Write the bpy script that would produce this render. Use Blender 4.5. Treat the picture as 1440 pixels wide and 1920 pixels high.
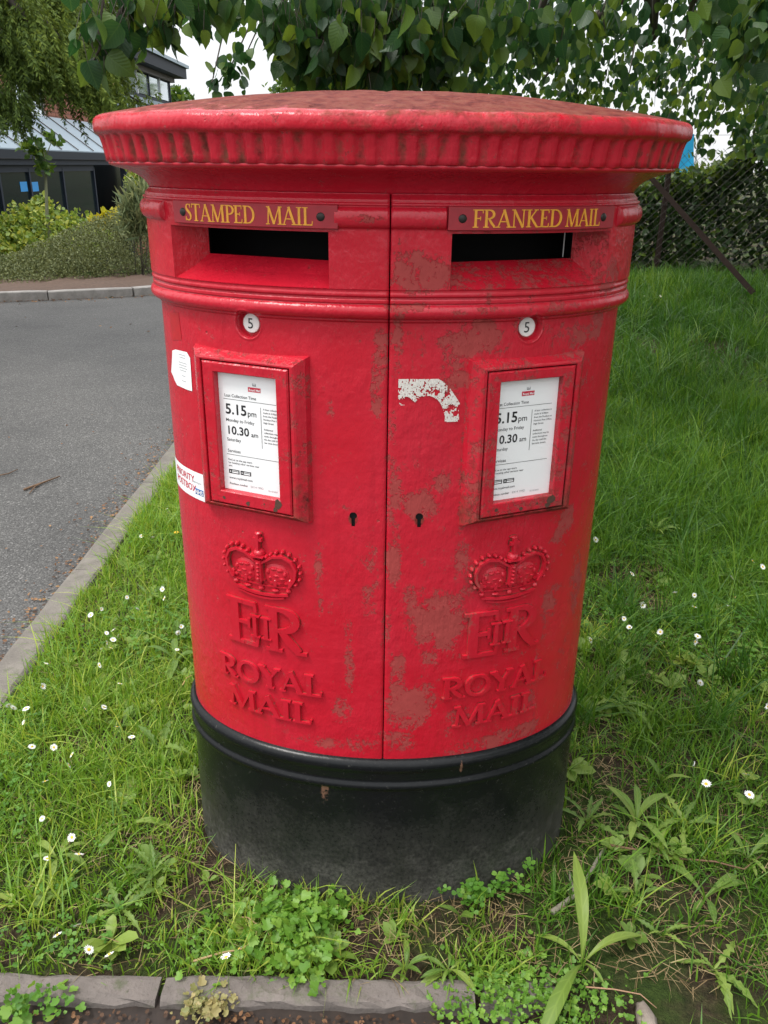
import bpy, math, random
import numpy as np
from mathutils import Matrix, Vector

C = bpy.context.scene
for o in list(bpy.data.objects):
    bpy.data.objects.remove(o)
COL = C.collection
rng = np.random.default_rng(7)
random.seed(7)

# ------------------------------------------------------------------ camera
FPX, PIT, ROL, YAW, CX, CD, CH = 1563.0, .3946, .0131, -.0047, .0022, 1.5337, 1.40
EA, EB = .4053, .2541            # half axes of the oval box body


def ray(px, py):
    u = (px - 720) / FPX
    v = (py - 960) / FPX
    c, s = math.cos(ROL), math.sin(ROL)
    u2, v2 = c * u + s * v, -s * u + c * v
    x, y, z = u2, math.cos(PIT) - v2 * math.sin(PIT), -math.sin(PIT) - v2 * math.cos(PIT)
    cy, sy = math.cos(YAW), math.sin(YAW)
    return np.array([x * cy + y * sy, -x * sy + y * cy, z])


EYE = np.array([CX, -CD, CH])
cam_d = bpy.data.cameras.new('camera')
cam = bpy.data.objects.new('camera', cam_d)
COL.objects.link(cam)
fw = ray(720, 960)
rt = ray(720 + FPX, 960) - fw
up = ray(720, 960 - FPX) - fw
M = Matrix.Identity(4)
for i, v in enumerate((rt, up, -fw)):
    v = v / np.linalg.norm(v)
    for k in range(3):
        M[k][i] = v[k]
for k in range(3):
    M[k][3] = EYE[k]
cam.matrix_world = M
cam_d.sensor_fit = 'HORIZONTAL'
cam_d.sensor_width = 36
cam_d.lens = FPX / 1440 * 36
cam_d.clip_start = .02
cam_d.clip_end = 1000
C.camera = cam

# ------------------------------------------------------------------ sky, sun, exposure
SUN_EL, SUN_AZ = 62.0, 242.0     # azimuth: degrees clockwise from +Y (the camera looks along +Y)
w = bpy.data.worlds.new('World')
C.world = w
w.use_nodes = True
wn = w.node_tree
bg = wn.nodes['Background']
sky = wn.nodes.new('ShaderNodeTexSky')
sky.sky_type = 'NISHITA'
sky.sun_disc = False
sky.sun_elevation = math.radians(SUN_EL)
sky.sun_rotation = math.radians(SUN_AZ)
sky.dust_density = 4.0
sky.air_density = 1.0
# an even bright cloud deck over the clear sky
tc = wn.nodes.new('ShaderNodeTexCoord')
cn = wn.nodes.new('ShaderNodeTexNoise')
cn.inputs['Scale'].default_value = 2.2
cn.inputs['Detail'].default_value = 4
wn.links.new(tc.outputs['Generated'], cn.inputs['Vector'])
cr = wn.nodes.new('ShaderNodeValToRGB')
cr.color_ramp.elements[0].position = .3
cr.color_ramp.elements[0].color = (.86, .88, .91, 1)
cr.color_ramp.elements[1].position = .7
cr.color_ramp.elements[1].color = (1.1, 1.1, 1.1, 1)
wn.links.new(cn.outputs['Fac'], cr.inputs[0])
mx = wn.nodes.new('ShaderNodeMixRGB')
mx.inputs[0].default_value = .88
wn.links.new(sky.outputs[0], mx.inputs[1])
# overcast luminance: the zenith three times as bright as the horizon
sx_ = wn.nodes.new('ShaderNodeSeparateXYZ')
wn.links.new(tc.outputs['Generated'], sx_.inputs[0])
mr = wn.nodes.new('ShaderNodeMapRange')
mr.inputs['From Min'].default_value = 0
mr.inputs['From Max'].default_value = 1
mr.inputs['To Min'].default_value = 4.6
mr.inputs['To Max'].default_value = 13.5
wn.links.new(sx_.outputs[2], mr.inputs['Value'])
ml = wn.nodes.new('ShaderNodeVectorMath')
ml.operation = 'SCALE'
wn.links.new(cr.outputs[0], ml.inputs[0])
wn.links.new(mr.outputs[0], ml.inputs['Scale'])
wn.links.new(ml.outputs[0], mx.inputs[2])
wn.links.new(mx.outputs[0], bg.inputs[0])
bg.inputs[1].default_value = .15
sun_d = bpy.data.lights.new('sun', 'SUN')
sun_d.energy = 1.5
sun_d.angle = math.radians(14)
sun_d.color = (1, .97, .92)
sun = bpy.data.objects.new('sun', sun_d)
COL.objects.link(sun)
el, az = math.radians(SUN_EL), math.radians(SUN_AZ)
sd = Vector((math.sin(az) * math.cos(el), math.cos(az) * math.cos(el), math.sin(el)))
sun.rotation_euler = sd.to_track_quat('Z', 'Y').to_euler()
C.view_settings.view_transform = 'Standard'
C.view_settings.look = 'None'
C.view_settings.gamma = 1
C.view_settings.exposure = 0.64
C.view_settings.use_curve_mapping = False
C.render.engine = 'CYCLES'
C.cycles.max_bounces = 8
C.cycles.transparent_max_bounces = 8


# ------------------------------------------------------------------ helpers
def on_z(px, py, z=0.):
    d = ray(px, py)
    return EYE + d * ((z - CH) / d[2])


def at_d(px, py, dist):
    d = ray(px, py)
    return EYE + d * dist / math.hypot(d[0], d[1])


def surf(px, py, off=0.):
    d = ray(px, py)
    a, b = EA + off, EB + off
    q = (d[0] / a) ** 2 + (d[1] / b) ** 2
    m = EYE[0] * d[0] / a / a + EYE[1] * d[1] / b / b
    c = (EYE[0] / a) ** 2 + (EYE[1] / b) ** 2 - 1
    t = (-m - math.sqrt(max(m * m - q * c, 0))) / q
    return EYE + d * t


# arc length along the oval, 0 at the middle of the front, growing to the right
_th = np.linspace(-math.pi, math.pi, 8001)
_ex, _ey = EA * np.sin(_th), -EB * np.cos(_th)
_s = np.concatenate([[0], np.cumsum(np.hypot(np.diff(_ex), np.diff(_ey)))])
_s -= _s[4000]
PER = _s[-1] - _s[0]


def wrap(s, z, off):
    s = np.asarray(s, float)
    sm = (s + PER / 2) % PER - PER / 2
    th = np.interp(sm, _s, _th)
    nx, ny = np.sin(th) / EA, -np.cos(th) / EB
    l = np.hypot(nx, ny)
    nx, ny = nx / l, ny / l
    return np.stack(np.broadcast_arrays(EA * np.sin(th) + nx * off, -EB * np.cos(th) + ny * off, z), -1)


def s_of(x, y=-.1):
    th = math.atan2(x / EA, -y / EB)
    return float(np.interp(th, _th, _s))


def sx(x):
    return float(np.interp(math.asin(max(-1, min(1, x / EA))), _th, _s))


def sz(px, py, off=0.):
    p = surf(px, py, off)
    return s_of(p[0] / (EA + off) * EA, p[1] / (EB + off) * EB), p[2]


def sstep(a, b, x):
    t = np.clip((np.asarray(x, float) - a) / (b - a), 0, 1)
    return t * t * (3 - 2 * t)


def link(o, parent=None):
    COL.objects.link(o)
    if parent is not None:
        o.parent = parent
    return o


def mesh(name, V, F, mat, parent=None, smooth=False, loc=None):
    me = bpy.data.meshes.new(name)
    me.from_pydata([tuple(map(float, v)) for v in V], [], [tuple(map(int, f)) for f in F])
    if mat:
        for m_ in (mat if isinstance(mat, list) else [mat]):
            me.materials.append(m_)
    if smooth:
        me.polygons.foreach_set('use_smooth', [True] * len(me.polygons))
    me.update()
    o = bpy.data.objects.new(name, me)
    if loc is not None:
        o.location = loc
    return link(o, parent)


def np_mesh(name, V, F, mat, parent=None, smooth=False, attrs=None, uv=None):
    """V (n,3); F (m,k) all faces of k corners; attrs {name: per-vertex float}"""
    me = bpy.data.meshes.new(name)
    V = np.asarray(V, np.float32)
    F = np.asarray(F, np.int32)
    k = F.shape[1]
    me.vertices.add(len(V))
    me.vertices.foreach_set('co', V.ravel())
    me.loops.add(F.size)
    me.loops.foreach_set('vertex_index', F.ravel())
    me.polygons.add(len(F))
    me.polygons.foreach_set('loop_start', np.arange(0, F.size, k, dtype=np.int32))
    me.polygons.foreach_set('loop_total', np.full(len(F), k, np.int32))
    me.polygons.foreach_set('use_smooth', np.full(len(F), smooth))
    me.update(calc_edges=True)
    me.validate()
    if attrs:
        for n_, a_ in attrs.items():
            at = me.attributes.new(n_, 'FLOAT', 'POINT')
            at.data.foreach_set('value', np.asarray(a_, np.float32))
    if uv is not None:
        l = me.uv_layers.new(name='uv')
        l.data.foreach_set('uv', np.asarray(uv, np.float32)[F.ravel()].ravel())
    if mat:
        me.materials.append(mat)
    o = bpy.data.objects.new(name, me)
    return link(o, parent)


def thing(name, label, cat, loc=(0, 0, 0), group=None):
    o = bpy.data.objects.new(name, None)
    o.empty_display_size = .05
    o.location = tuple(map(float, loc))
    link(o)
    tag(o, label, cat, group)
    return o


def tag(o, label, cat, group=None):
    o['label'] = label
    o['category'] = cat
    if group:
        o['group'] = group
    return o


def kind(o, k):
    o['kind'] = k
    return o


class MB:
    """collects boxes, tubes, strips into one mesh"""
    def __init__(s):
        s.V, s.F = [], []

    def add(s, V, F):
        n = len(s.V)
        s.V += [tuple(v) for v in V]
        s.F += [tuple(i + n for i in f) for f in F]

    def box(s, x0, x1, y0, y1, z0, z1, fn=None, bev=0.):
        V = [(x, y, z) for z in (z0, z1) for y in (y0, y1) for x in (x0, x1)]
        if bev:
            V = [(x0, y0, z0), (x1, y0, z0), (x1, y1, z0), (x0, y1, z0),
                 (x0, y0, z1 - bev), (x1, y0, z1 - bev), (x1, y1, z1 - bev), (x0, y1, z1 - bev),
                 (x0 + bev, y0 + bev, z1), (x1 - bev, y0 + bev, z1), (x1 - bev, y1 - bev, z1), (x0 + bev, y1 - bev, z1)]
            F = [(3, 2, 1, 0), (8, 9, 10, 11)]
            for k in (0, 4):
                for i in range(4):
                    j = (i + 1) % 4
                    F.append((k + i, k + j, k + 4 + j, k + 4 + i))
        else:
            F = [(0, 2, 3, 1), (4, 5, 7, 6), (0, 1, 5, 4), (2, 6, 7, 3), (0, 4, 6, 2), (1, 3, 7, 5)]
        if fn:
            V = [fn(*v) for v in V]
        s.add(V, F)
        return s

    def tube(s, P, R, n=6, caps=True):
        P = [Vector(tuple(map(float, p))) for p in P]
        if not hasattr(R, '__len__'):
            R = [R] * len(P)
        V, F = [], []
        ref = None
        for i, p in enumerate(P):
            t = (P[min(i + 1, len(P) - 1)] - P[max(i - 1, 0)]).normalized()
            if ref is None:
                ref = t.orthogonal().normalized()
            ref = (ref - t * ref.dot(t))
            ref = ref.normalized() if ref.length > 1e-6 else t.orthogonal().normalized()
            b = t.cross(ref)
            for k in range(n):
                a = 2 * math.pi * k / n
                V.append(p + (ref * math.cos(a) + b * math.sin(a)) * R[i])
        for i in range(len(P) - 1):
            for k in range(n):
                F.append((i * n + k, i * n + (k + 1) % n, (i + 1) * n + (k + 1) % n, (i + 1) * n + k))
        if caps:
            F.append(tuple(range(n))[::-1])
            F.append(tuple((len(P) - 1) * n + k for k in range(n)))
        s.add(V, F)
        return s

    def strip(s, pts, hw, d0, d1, fn, chamf=.75):
        """raised stroke: pts (u,v) centreline, half widths, base depth d0, top d1, fn(u,v,d)->xyz"""
        pts = np.array(pts, float)
        n = len(pts)
        hw = np.full(n, hw, float) if not hasattr(hw, '__len__') else np.array(hw, float)
        t = np.gradient(pts, axis=0)
        t /= np.linalg.norm(t, axis=1)[:, None] + 1e-12
        nr = np.stack([-t[:, 1], t[:, 0]], 1)
        V, F = [], []
        for i in range(n):
            for sg, h, d in ((1, 1, d0), (1, chamf, d1), (-1, chamf, d1), (-1, 1, d0)):
                q = pts[i] + nr[i] * hw[i] * sg * h
                V.append(fn(q[0], q[1], d))
        for i in range(n - 1):
            for k in range(3):
                a = i * 4 + k
                F.append((a, a + 1, a + 5, a + 4))
        F.append((0, 3, 2, 1))
        e = (n - 1) * 4
        F.append((e, e + 1, e + 2, e + 3))
        s.add(V, F)
        return s

    def dome(s, u, v, ru, rv, h, d0, fn, n=8, m=3):
        V, F = [], []
        for j in range(m):
            a = j / m * math.pi / 2
            for k in range(n):
                b = 2 * math.pi * k / n
                V.append(fn(u + ru * math.cos(a) * math.cos(b), v + rv * math.cos(a) * math.sin(b), d0 + h * math.sin(a)))
        V.append(fn(u, v, d0 + h))
        for j in range(m - 1):
            for k in range(n):
                F.append((j * n + k, j * n + (k + 1) % n, (j + 1) * n + (k + 1) % n, (j + 1) * n + k))
        for k in range(n):
            F.append(((m - 1) * n + k, (m - 1) * n + (k + 1) % n, m * n))
        s.add(V, F)
        return s

    def build(s, name, mat, parent=None, smooth=False, loc=None):
        return mesh(name, s.V, s.F, mat, parent, smooth, loc)


def rot_from(axis, normal):
    """(n,3,3): columns side, axis, normal"""
    a = axis / np.linalg.norm(axis, axis=1)[:, None]
    sd_ = np.cross(a, normal)
    sd_ /= np.linalg.norm(sd_, axis=1)[:, None] + 1e-9
    nn = np.cross(sd_, a)
    return np.stack([sd_, a, nn], 2)


def scatter(name, tV, tF, pos, R, scale, mat, parent=None, var=None, uv=None, smooth=True, extra=None):
    """many copies of a small template joined into one mesh; template y = length, x = width, z = normal"""
    tV = np.asarray(tV, float)
    tF = np.asarray(tF)
    n, k = len(pos), len(tV)
    sc = np.asarray(scale, float)
    if sc.ndim == 1:
        sc = sc[:, None]
    P = np.einsum('nij,nkj->nki', R, tV[None] * sc[:, None, :]) + np.asarray(pos)[:, None, :]
    F = (tF[None] + (np.arange(n) * k)[:, None, None]).reshape(-1, tF.shape[1])
    if var is None:
        var = rng.random(n)
    at = {'var': np.repeat(var, k)}
    at['tip'] = np.tile(tV[:, 1], n)
    if extra:
        for kk, vv in extra.items():
            at[kk] = np.repeat(vv, k)
    return np_mesh(name, P.reshape(-1, 3), F, mat, parent, smooth, at,
                   None if uv is None else np.tile(np.asarray(uv), (n, 1)))


# ------------------------------------------------------------------ materials
def new_mat(name):
    m = bpy.data.materials.new(name)
    m.use_nodes = True
    nt = m.node_tree
    p = nt.nodes['Principled BSDF']
    return m, nt, p


def N(nt, typ, **kw):
    n = nt.nodes.new(typ)
    for k, v in kw.items():
        if k.startswith('i_'):
            n.inputs[k[2:].replace('_', ' ')].default_value = v
        elif k.startswith('n_'):
            n.inputs[int(k[2:])].default_value = v
        else:
            setattr(n, k, v)
    return n


def L(nt, a, b):
    nt.links.new(a, b)


def coords(nt, kind_='Object'):
    return nt.nodes.new('ShaderNodeTexCoord').outputs[kind_]


def noise(nt, vec, scale, detail=4, rough=.55):
    n = N(nt, 'ShaderNodeTexNoise', i_Scale=scale, i_Detail=detail, i_Roughness=rough)
    L(nt, vec, n.inputs['Vector'])
    return n.outputs['Fac']


def ramp(nt, fac, stops):
    r = nt.nodes.new('ShaderNodeValToRGB')
    while len(r.color_ramp.elements) < len(stops):
        r.color_ramp.elements.new(.5)
    for e, (p, c) in zip(r.color_ramp.elements, stops):
        e.position = p
        e.color = (c, c, c, 1) if not hasattr(c, '__len__') else (*c, 1)
    L(nt, fac, r.inputs[0])
    return r.outputs[0]


def mixc(nt, fac, a, b):
    m = nt.nodes.new('ShaderNodeMixRGB')
    for i, v in ((0, fac), (1, a), (2, b)):
        if isinstance(v, (int, float)):
            m.inputs[i].default_value = v
        elif isinstance(v, tuple):
            m.inputs[i].default_value = (*v, 1)
        else:
            L(nt, v, m.inputs[i])
    return m.outputs[0]


def math_(nt, op, a, b=0.):
    m = nt.nodes.new('ShaderNodeMath')
    m.operation = op
    for i, v in ((0, a), (1, b)):
        if isinstance(v, (int, float)):
            m.inputs[i].default_value = v
        else:
            L(nt, v, m.inputs[i])
    return m.outputs[0]


def attr(nt, name):
    a = nt.nodes.new('ShaderNodeAttribute')
    a.attribute_name = name
    return a.outputs['Fac']


def bump(nt, p, h, strength, dist):
    b = N(nt, 'ShaderNodeBump')
    b.inputs['Strength'].default_value = strength
    b.inputs['Distance'].default_value = dist
    L(nt, h, b.inputs['Height'])
    L(nt, b.outputs[0], p.inputs['Normal'])


def simple(name, col, rough=.6, metal=0., var=.0, scale=20, spec=.5):
    m, nt, p = new_mat(name)
    if var:
        f = noise(nt, coords(nt), scale, 5)
        c = mixc(nt, f, tuple(x * (1 - var) for x in col), tuple(min(1, x * (1 + var)) for x in col))
        L(nt, c, p.inputs['Base Color'])
    else:
        p.inputs['Base Color'].default_value = (*col, 1)
    p.inputs['Roughness'].default_value = rough
    p.inputs['Metallic'].default_value = metal
    p.inputs['Specular IOR Level'].default_value = spec
    return m


def paint_mat(name, red, primer, bstr=.75):
    """weathered gloss paint; attributes wear (paint lost to primer) and grime (dirt), both with a shape of their own"""
    m, nt, p = new_mat(name)
    co = coords(nt)
    big = noise(nt, co, 7, 5, .6)
    mps = N(nt, 'ShaderNodeMapping')
    mps.inputs['Scale'].default_value = (1, 1, .05)
    L(nt, co, mps.inputs['Vector'])
    runs = noise(nt, mps.outputs[0], 70, 4, .6)
    base = mixc(nt, ramp(nt, big, [(.3, 0.), (.75, 1.)]), red, tuple(min(1, c * k) for c, k in zip(red, (1.08, 2.0, 1.7))))
    fine = noise(nt, co, 95, 6, .72)
    mid = noise(nt, co, 26, 5, .62)
    wv = attr(nt, 'wear')
    mpw = N(nt, 'ShaderNodeMapping')
    mpw.inputs['Scale'].default_value = (1, 1, .6)
    L(nt, co, mpw.inputs['Vector'])
    vf = noise(nt, mpw.outputs[0], 260, 3, .7)
    a = math_(nt, 'ADD', wv, math_(nt, 'MULTIPLY', math_(nt, 'SUBTRACT', mid, .5), 1.7))
    a = math_(nt, 'ADD', a, math_(nt, 'MULTIPLY', math_(nt, 'SUBTRACT', vf, .5), .9))
    a = math_(nt, 'ADD', a, math_(nt, 'MULTIPLY', math_(nt, 'SUBTRACT', fine, .5), 1.5))
    wm = ramp(nt, a, [(.50, 0.), (.60, 1.)])
    # sparse pin chips everywhere
    vor = N(nt, 'ShaderNodeTexVoronoi', i_Scale=46.)
    L(nt, co, vor.inputs['Vector'])
    chip = math_(nt, 'MULTIPLY', ramp(nt, vor.outputs['Distance'], [(.09, 1.), (.13, 0.)]), ramp(nt, mid, [(.60, 0.), (.64, 1.)]))
    wm = math_(nt, 'MAXIMUM', wm, chip)
    pc = mixc(nt, noise(nt, co, 60, 4), primer, tuple(c * .72 for c in primer))
    scuff = math_(nt, 'MULTIPLY', ramp(nt, a, [(.30, 0.), (.56, .55)]), ramp(nt, vf, [(.40, .15), (.62, 1.)]))
    base = mixc(nt, ramp(nt, math_(nt, 'MULTIPLY', runs, math_(nt, 'ADD', big, .5)), [(.54, 0.), (.72, .16)]), base, tuple(c * .45 for c in red))
    c1 = mixc(nt, math_(nt, 'MAXIMUM', math_(nt, 'MULTIPLY', wm, .88), scuff), base, pc)
    g = attr(nt, 'grime')
    ga = math_(nt, 'ADD', g, math_(nt, 'MULTIPLY', math_(nt, 'SUBTRACT', noise(nt, co, 38, 6, .7), .5), 1.5))
    gm = ramp(nt, ga, [(.42, 0.), (.8, 1.)])
    dirt = ramp(nt, noise(nt, co, 42, 6, .7), [(.36, (.022, .014, .010)), (.5, (.115, .042, .028)), (.7, (.145, .080, .048))])
    c2 = mixc(nt, math_(nt, 'MULTIPLY', gm, .85), c1, dirt)
    L(nt, c2, p.inputs['Base Color'])
    r = math_(nt, 'ADD', math_(nt, 'MULTIPLY', wm, .3), math_(nt, 'ADD', math_(nt, 'MULTIPLY', gm, .35), .19))
    L(nt, math_(nt, 'ADD', r, math_(nt, 'MULTIPLY', big, .14)), p.inputs['Roughness'])
    # orange-peel and brush drag, deeper where paint has gone
    mp = N(nt, 'ShaderNodeMapping')
    mp.inputs['Scale'].default_value = (1, 1, .45)
    L(nt, co, mp.inputs['Vector'])
    peel = noise(nt, mp.outputs[0], 120, 3, .6)
    lump = noise(nt, co, 34, 3, .5)
    h = math_(nt, 'ADD', math_(nt, 'MULTIPLY', math_(nt, 'MULTIPLY', peel, .75), ramp(nt, noise(nt, co, 5, 3), [(.38, .12), (.62, 1.)])), math_(nt, 'MULTIPLY', lump, .8))
    h = math_(nt, 'SUBTRACT', h, math_(nt, 'MULTIPLY', wm, .35))
    h = math_(nt, 'ADD', h, math_(nt, 'MULTIPLY', gm, .15))
    bump(nt, p, h, bstr, .0034)
    L(nt, math_(nt, 'MAXIMUM', math_(nt, 'SUBTRACT', .42, math_(nt, 'ADD', math_(nt, 'MULTIPLY', wm, .27), math_(nt, 'MULTIPLY', gm, .36))), .04), p.inputs['Specular IOR Level'])
    return m


RED = paint_mat('red_paint', (.46, .0072, .0195), (.36, .066, .060))
RELIEF = paint_mat('red_relief_paint', (.46, .0072, .0195), (.36, .066, .060), .28)
PLATE = simple('maroon_paint', (.31, .015, .025), .42, var=.25, scale=60)
GOLD = simple('gold_paint', (.72, .33, .03), .4, var=.25, scale=120)
WHITE = simple('white_enamel', (.82, .82, .79), .25)
PAPER = simple('white_paper', (.83, .84, .84), .35)
INK = simple('black_ink', (.012, .012, .014), .5)
GREYINK = simple('grey_ink', (.25, .26, .27), .5)
REDINK = simple('red_ink', (.55, .02, .05), .5)
BLUEINK = simple('blue_ink', (.01, .11, .36), .5)
VOID = simple('dark_interior', (.004, .004, .004), .9)  # near-black: shade inside the openings put into the colour
SCREW = simple('dark_screw', (.035, .03, .027), .45, metal=.6)
GREYSTEEL = simple('worn_steel', (.3, .3, .3), .4, metal=.8)


def black_mat():
    m, nt, p = new_mat('black_paint')
    co = coords(nt)
    sp = N(nt, 'ShaderNodeSeparateXYZ')
    L(nt, co, sp.inputs[0])
    n1 = noise(nt, co, 14, 6, .7)
    n2 = noise(nt, co, 130, 4, .7)
    low = ramp(nt, math_(nt, 'ADD', sp.outputs[2], math_(nt, 'MULTIPLY', math_(nt, 'SUBTRACT', n1, .5), .28)),
               [(-.02, 1.), (.11, .34), (.25, 0.03)])
    dust = math_(nt, 'MULTIPLY', low, ramp(nt, n2, [(.35, .35), (.65, 1.)]))
    speck = ramp(nt, n2, [(.63, 0.), (.70, 1.)])
    dust = math_(nt, 'MAXIMUM', dust, math_(nt, 'MULTIPLY', speck, math_(nt, 'ADD', math_(nt, 'MULTIPLY', n1, .8), -.1)))
    c = mixc(nt, math_(nt, 'MULTIPLY', dust, .8), (.0045, .0055, .0065), (.135, .13, .115))
    p.inputs['Specular IOR Level'].default_value = .22
    gr = ramp(nt, math_(nt, 'ADD', attr(nt, 'grime'), math_(nt, 'MULTIPLY', math_(nt, 'SUBTRACT', n2, .5), .9)), [(.45, 0.), (.6, 1.)])
    c = mixc(nt, gr, c, (.17, .09, .06))
    L(nt, c, p.inputs['Base Color'])
    L(nt, math_(nt, 'ADD', .22, math_(nt, 'MULTIPLY', dust, .55)), p.inputs['Roughness'])
    bump(nt, p, math_(nt, 'ADD', n2, noise(nt, co, 40, 3)), .25, .0015)
    return m


BLACK = black_mat()


def leaf_mat(name, c0, c1, c2, trans=.35, rough=.45, vein=0., spec=.4):
    m, nt, p = new_mat(name)
    v = attr(nt, 'var')
    c = ramp(nt, v, [(0., c0), (.55, c1), (1., c2)])
    if vein:
        uv = coords(nt, 'UV')
        sp = N(nt, 'ShaderNodeSeparateXYZ')
        L(nt, uv, sp.inputs[0])
        ax = math_(nt, 'ABSOLUTE', sp.outputs[0])
        # side veins run forward from the midrib
        q = math_(nt, 'SUBTRACT', sp.outputs[1], math_(nt, 'MULTIPLY', ax, .75))
        wv = math_(nt, 'ABSOLUTE', math_(nt, 'SUBTRACT', math_(nt, 'FRACT', math_(nt, 'MULTIPLY', q, 7.)), .5))
        line = ramp(nt, wv, [(.0, 1.), (.10, 0.)])
        mid = ramp(nt, ax, [(.0, 1.), (.04, 0.)])
        vm = math_(nt, 'MAXIMUM', line, mid)
        c = mixc(nt, math_(nt, 'MULTIPLY', vm, vein), c, tuple(min(1, x * 1.9 + .01) for x in c2))
        bump(nt, p, math_(nt, 'SUBTRACT', wv, math_(nt, 'MULTIPLY', mid, .5)), .22, .003)
    L(nt, c, p.inputs['Base Color'])
    p.inputs['Roughness'].default_value = rough
    p.inputs['Specular IOR Level'].default_value = spec
    tr = nt.nodes.new('ShaderNodeBsdfTranslucent')
    tc = mixc(nt, 1., c, (1., 1., 1.))
    hs = N(nt, 'ShaderNodeHueSaturation')
    hs.inputs['Hue'].default_value = .475
    hs.inputs['Saturation'].default_value = 1.05
    hs.inputs['Value'].default_value = 2.0
    L(nt, c, hs.inputs['Color'])
    L(nt, hs.outputs[0], tr.inputs['Color'])
    ms = nt.nodes.new('ShaderNodeMixShader')
    ms.inputs[0].default_value = trans
    L(nt, p.outputs[0], ms.inputs[1])
    L(nt, tr.outputs[0], ms.inputs[2])
    L(nt, ms.outputs[0], nt.nodes['Material Output'].inputs['Surface'])
    return m


GRASS = leaf_mat('grass_blade', (.06, .155, .014), (.15, .285, .026), (.36, .42, .075), .3, .5)
LUSH = leaf_mat('lush_grass', (.018, .068, .006), (.042, .125, .010), (.12, .21, .025), .3, .45)
STRAW = leaf_mat('dry_straw', (.13, .085, .04), (.24, .17, .08), (.36, .28, .15), .15, .7)
CLOVER = leaf_mat('clover_leaf', (.05, .14, .014), (.09, .22, .024), (.16, .29, .04), .3, .5)
LIME = leaf_mat('lime_leaf', (.010, .042, .014), (.024, .074, .018), (.10, .165, .022), .38, .40, vein=.09)
LIMEFAR = leaf_mat('lime_leaf_far', (.020, .055, .010), (.045, .098, .014), (.11, .17, .022), .38, .5)
HEDGE = leaf_mat('hedge_leaf', (.009, .028, .006), (.026, .060, .010), (.12, .18, .025), .28, .42)
CONIF = leaf_mat('conifer_spray', (.030, .055, .012), (.085, .135, .022), (.20, .26, .045), .2, .65, spec=.2)
YSHRUB = leaf_mat('yellow_shrub_leaf', (.085, .15, .022), (.17, .25, .04), (.36, .38, .06), .3, .5)
MOUND = leaf_mat('cotoneaster_leaf', (.06, .08, .024), (.115, .135, .045), (.18, .20, .08), .15, .6)
GREYPLANT = leaf_mat('grey_green_leaf', (.09, .13, .06), (.17, .21, .09), (.26, .28, .13), .2, .6)
WEED = leaf_mat('weed_leaf', (.06, .13, .018), (.12, .20, .030), (.22, .29, .055), .25, .5, vein=.14)
CHICK = leaf_mat('chickweed_leaf', (.08, .19, .02), (.125, .26, .03), (.20, .34, .05), .28, .5)
PETAL = simple('daisy_petal', (.84, .84, .82), .6)
YOLK = simple('daisy_centre', (.68, .42, .02), .7)
STEM = simple('green_stem', (.12, .20, .04), .6)
BARK = simple('bark', (.06, .05, .04), .85, var=.5, scale=40)
TWIG = simple('lichened_twig', (.20, .18, .14), .85, var=.5, scale=90)
LITTER = leaf_mat('dead_leaf', (.05, .026, .014), (.15, .07, .03), (.30, .17, .075), .1, .7)


def ground_mat():
    m, nt, p = new_mat('soil_and_thatch')
    co = coords(nt)
    n1 = noise(nt, co, 3.2, 6, .62)
    n2 = noise(nt, co, 60, 6, .7)
    soil = ramp(nt, n2, [(.3, (.022, .015, .010)), (.55, (.055, .037, .024)), (.75, (.11, .08, .05))])
    green = ramp(nt, n2, [(.3, (.018, .035, .006)), (.7, (.05, .08, .015))])
    c = mixc(nt, ramp(nt, n1, [(.44, 0.), (.56, 1.)]), soil, green)
    L(nt, c, p.inputs['Base Color'])
    p.inputs['Roughness'].default_value = .95
    p.inputs['Specular IOR Level'].default_value = .2
    bump(nt, p, math_(nt, 'ADD', n2, noise(nt, co, 220, 4)), .9, .012)
    return m


def road_mat():
    m, nt, p = new_mat('asphalt')
    co = coords(nt)
    vor = N(nt, 'ShaderNodeTexVoronoi', i_Scale=150.)
    L(nt, co, vor.inputs['Vector'])
    stone = ramp(nt, N_sep(nt, vor.outputs['Color']), [(0., .062), (.6, .085), (.9, .11), (1., .19)])
    edge = ramp(nt, vor.outputs['Distance'], [(.35, 1.), (.75, .35)])
    c = mixc(nt, 1., stone, edge)
    c = nt.nodes.new('ShaderNodeMixRGB')
    c.blend_type = 'MULTIPLY'
    c.inputs[0].default_value = .8
    L(nt, stone, c.inputs[1])
    L(nt, edge, c.inputs[2])
    big = noise(nt, co, .9, 5, .6)
    c2 = nt.nodes.new('ShaderNodeMixRGB')
    c2.blend_type = 'MULTIPLY'
    c2.inputs[0].default_value = 1.
    L(nt, c.outputs[0], c2.inputs[1])
    L(nt, ramp(nt, big, [(.3, (.80, .78, .75)), (.5, (1.12, 1.09, 1.04)), (.7, (1.32, 1.28, 1.21))]), c2.inputs[2])
    L(nt, c2.outputs[0], p.inputs['Base Color'])
    p.inputs['Roughness'].default_value = .8
    bump(nt, p, math_(nt, 'ADD', math_(nt, 'MULTIPLY', vor.outputs['Distance'], -1.), math_(nt, 'MULTIPLY', noise(nt, co, 30, 4), .6)), .4, .004)
    return m


def N_sep(nt, col):
    s = nt.nodes.new('ShaderNodeSeparateColor')
    L(nt, col, s.inputs[0])
    return s.outputs[0]


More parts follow.
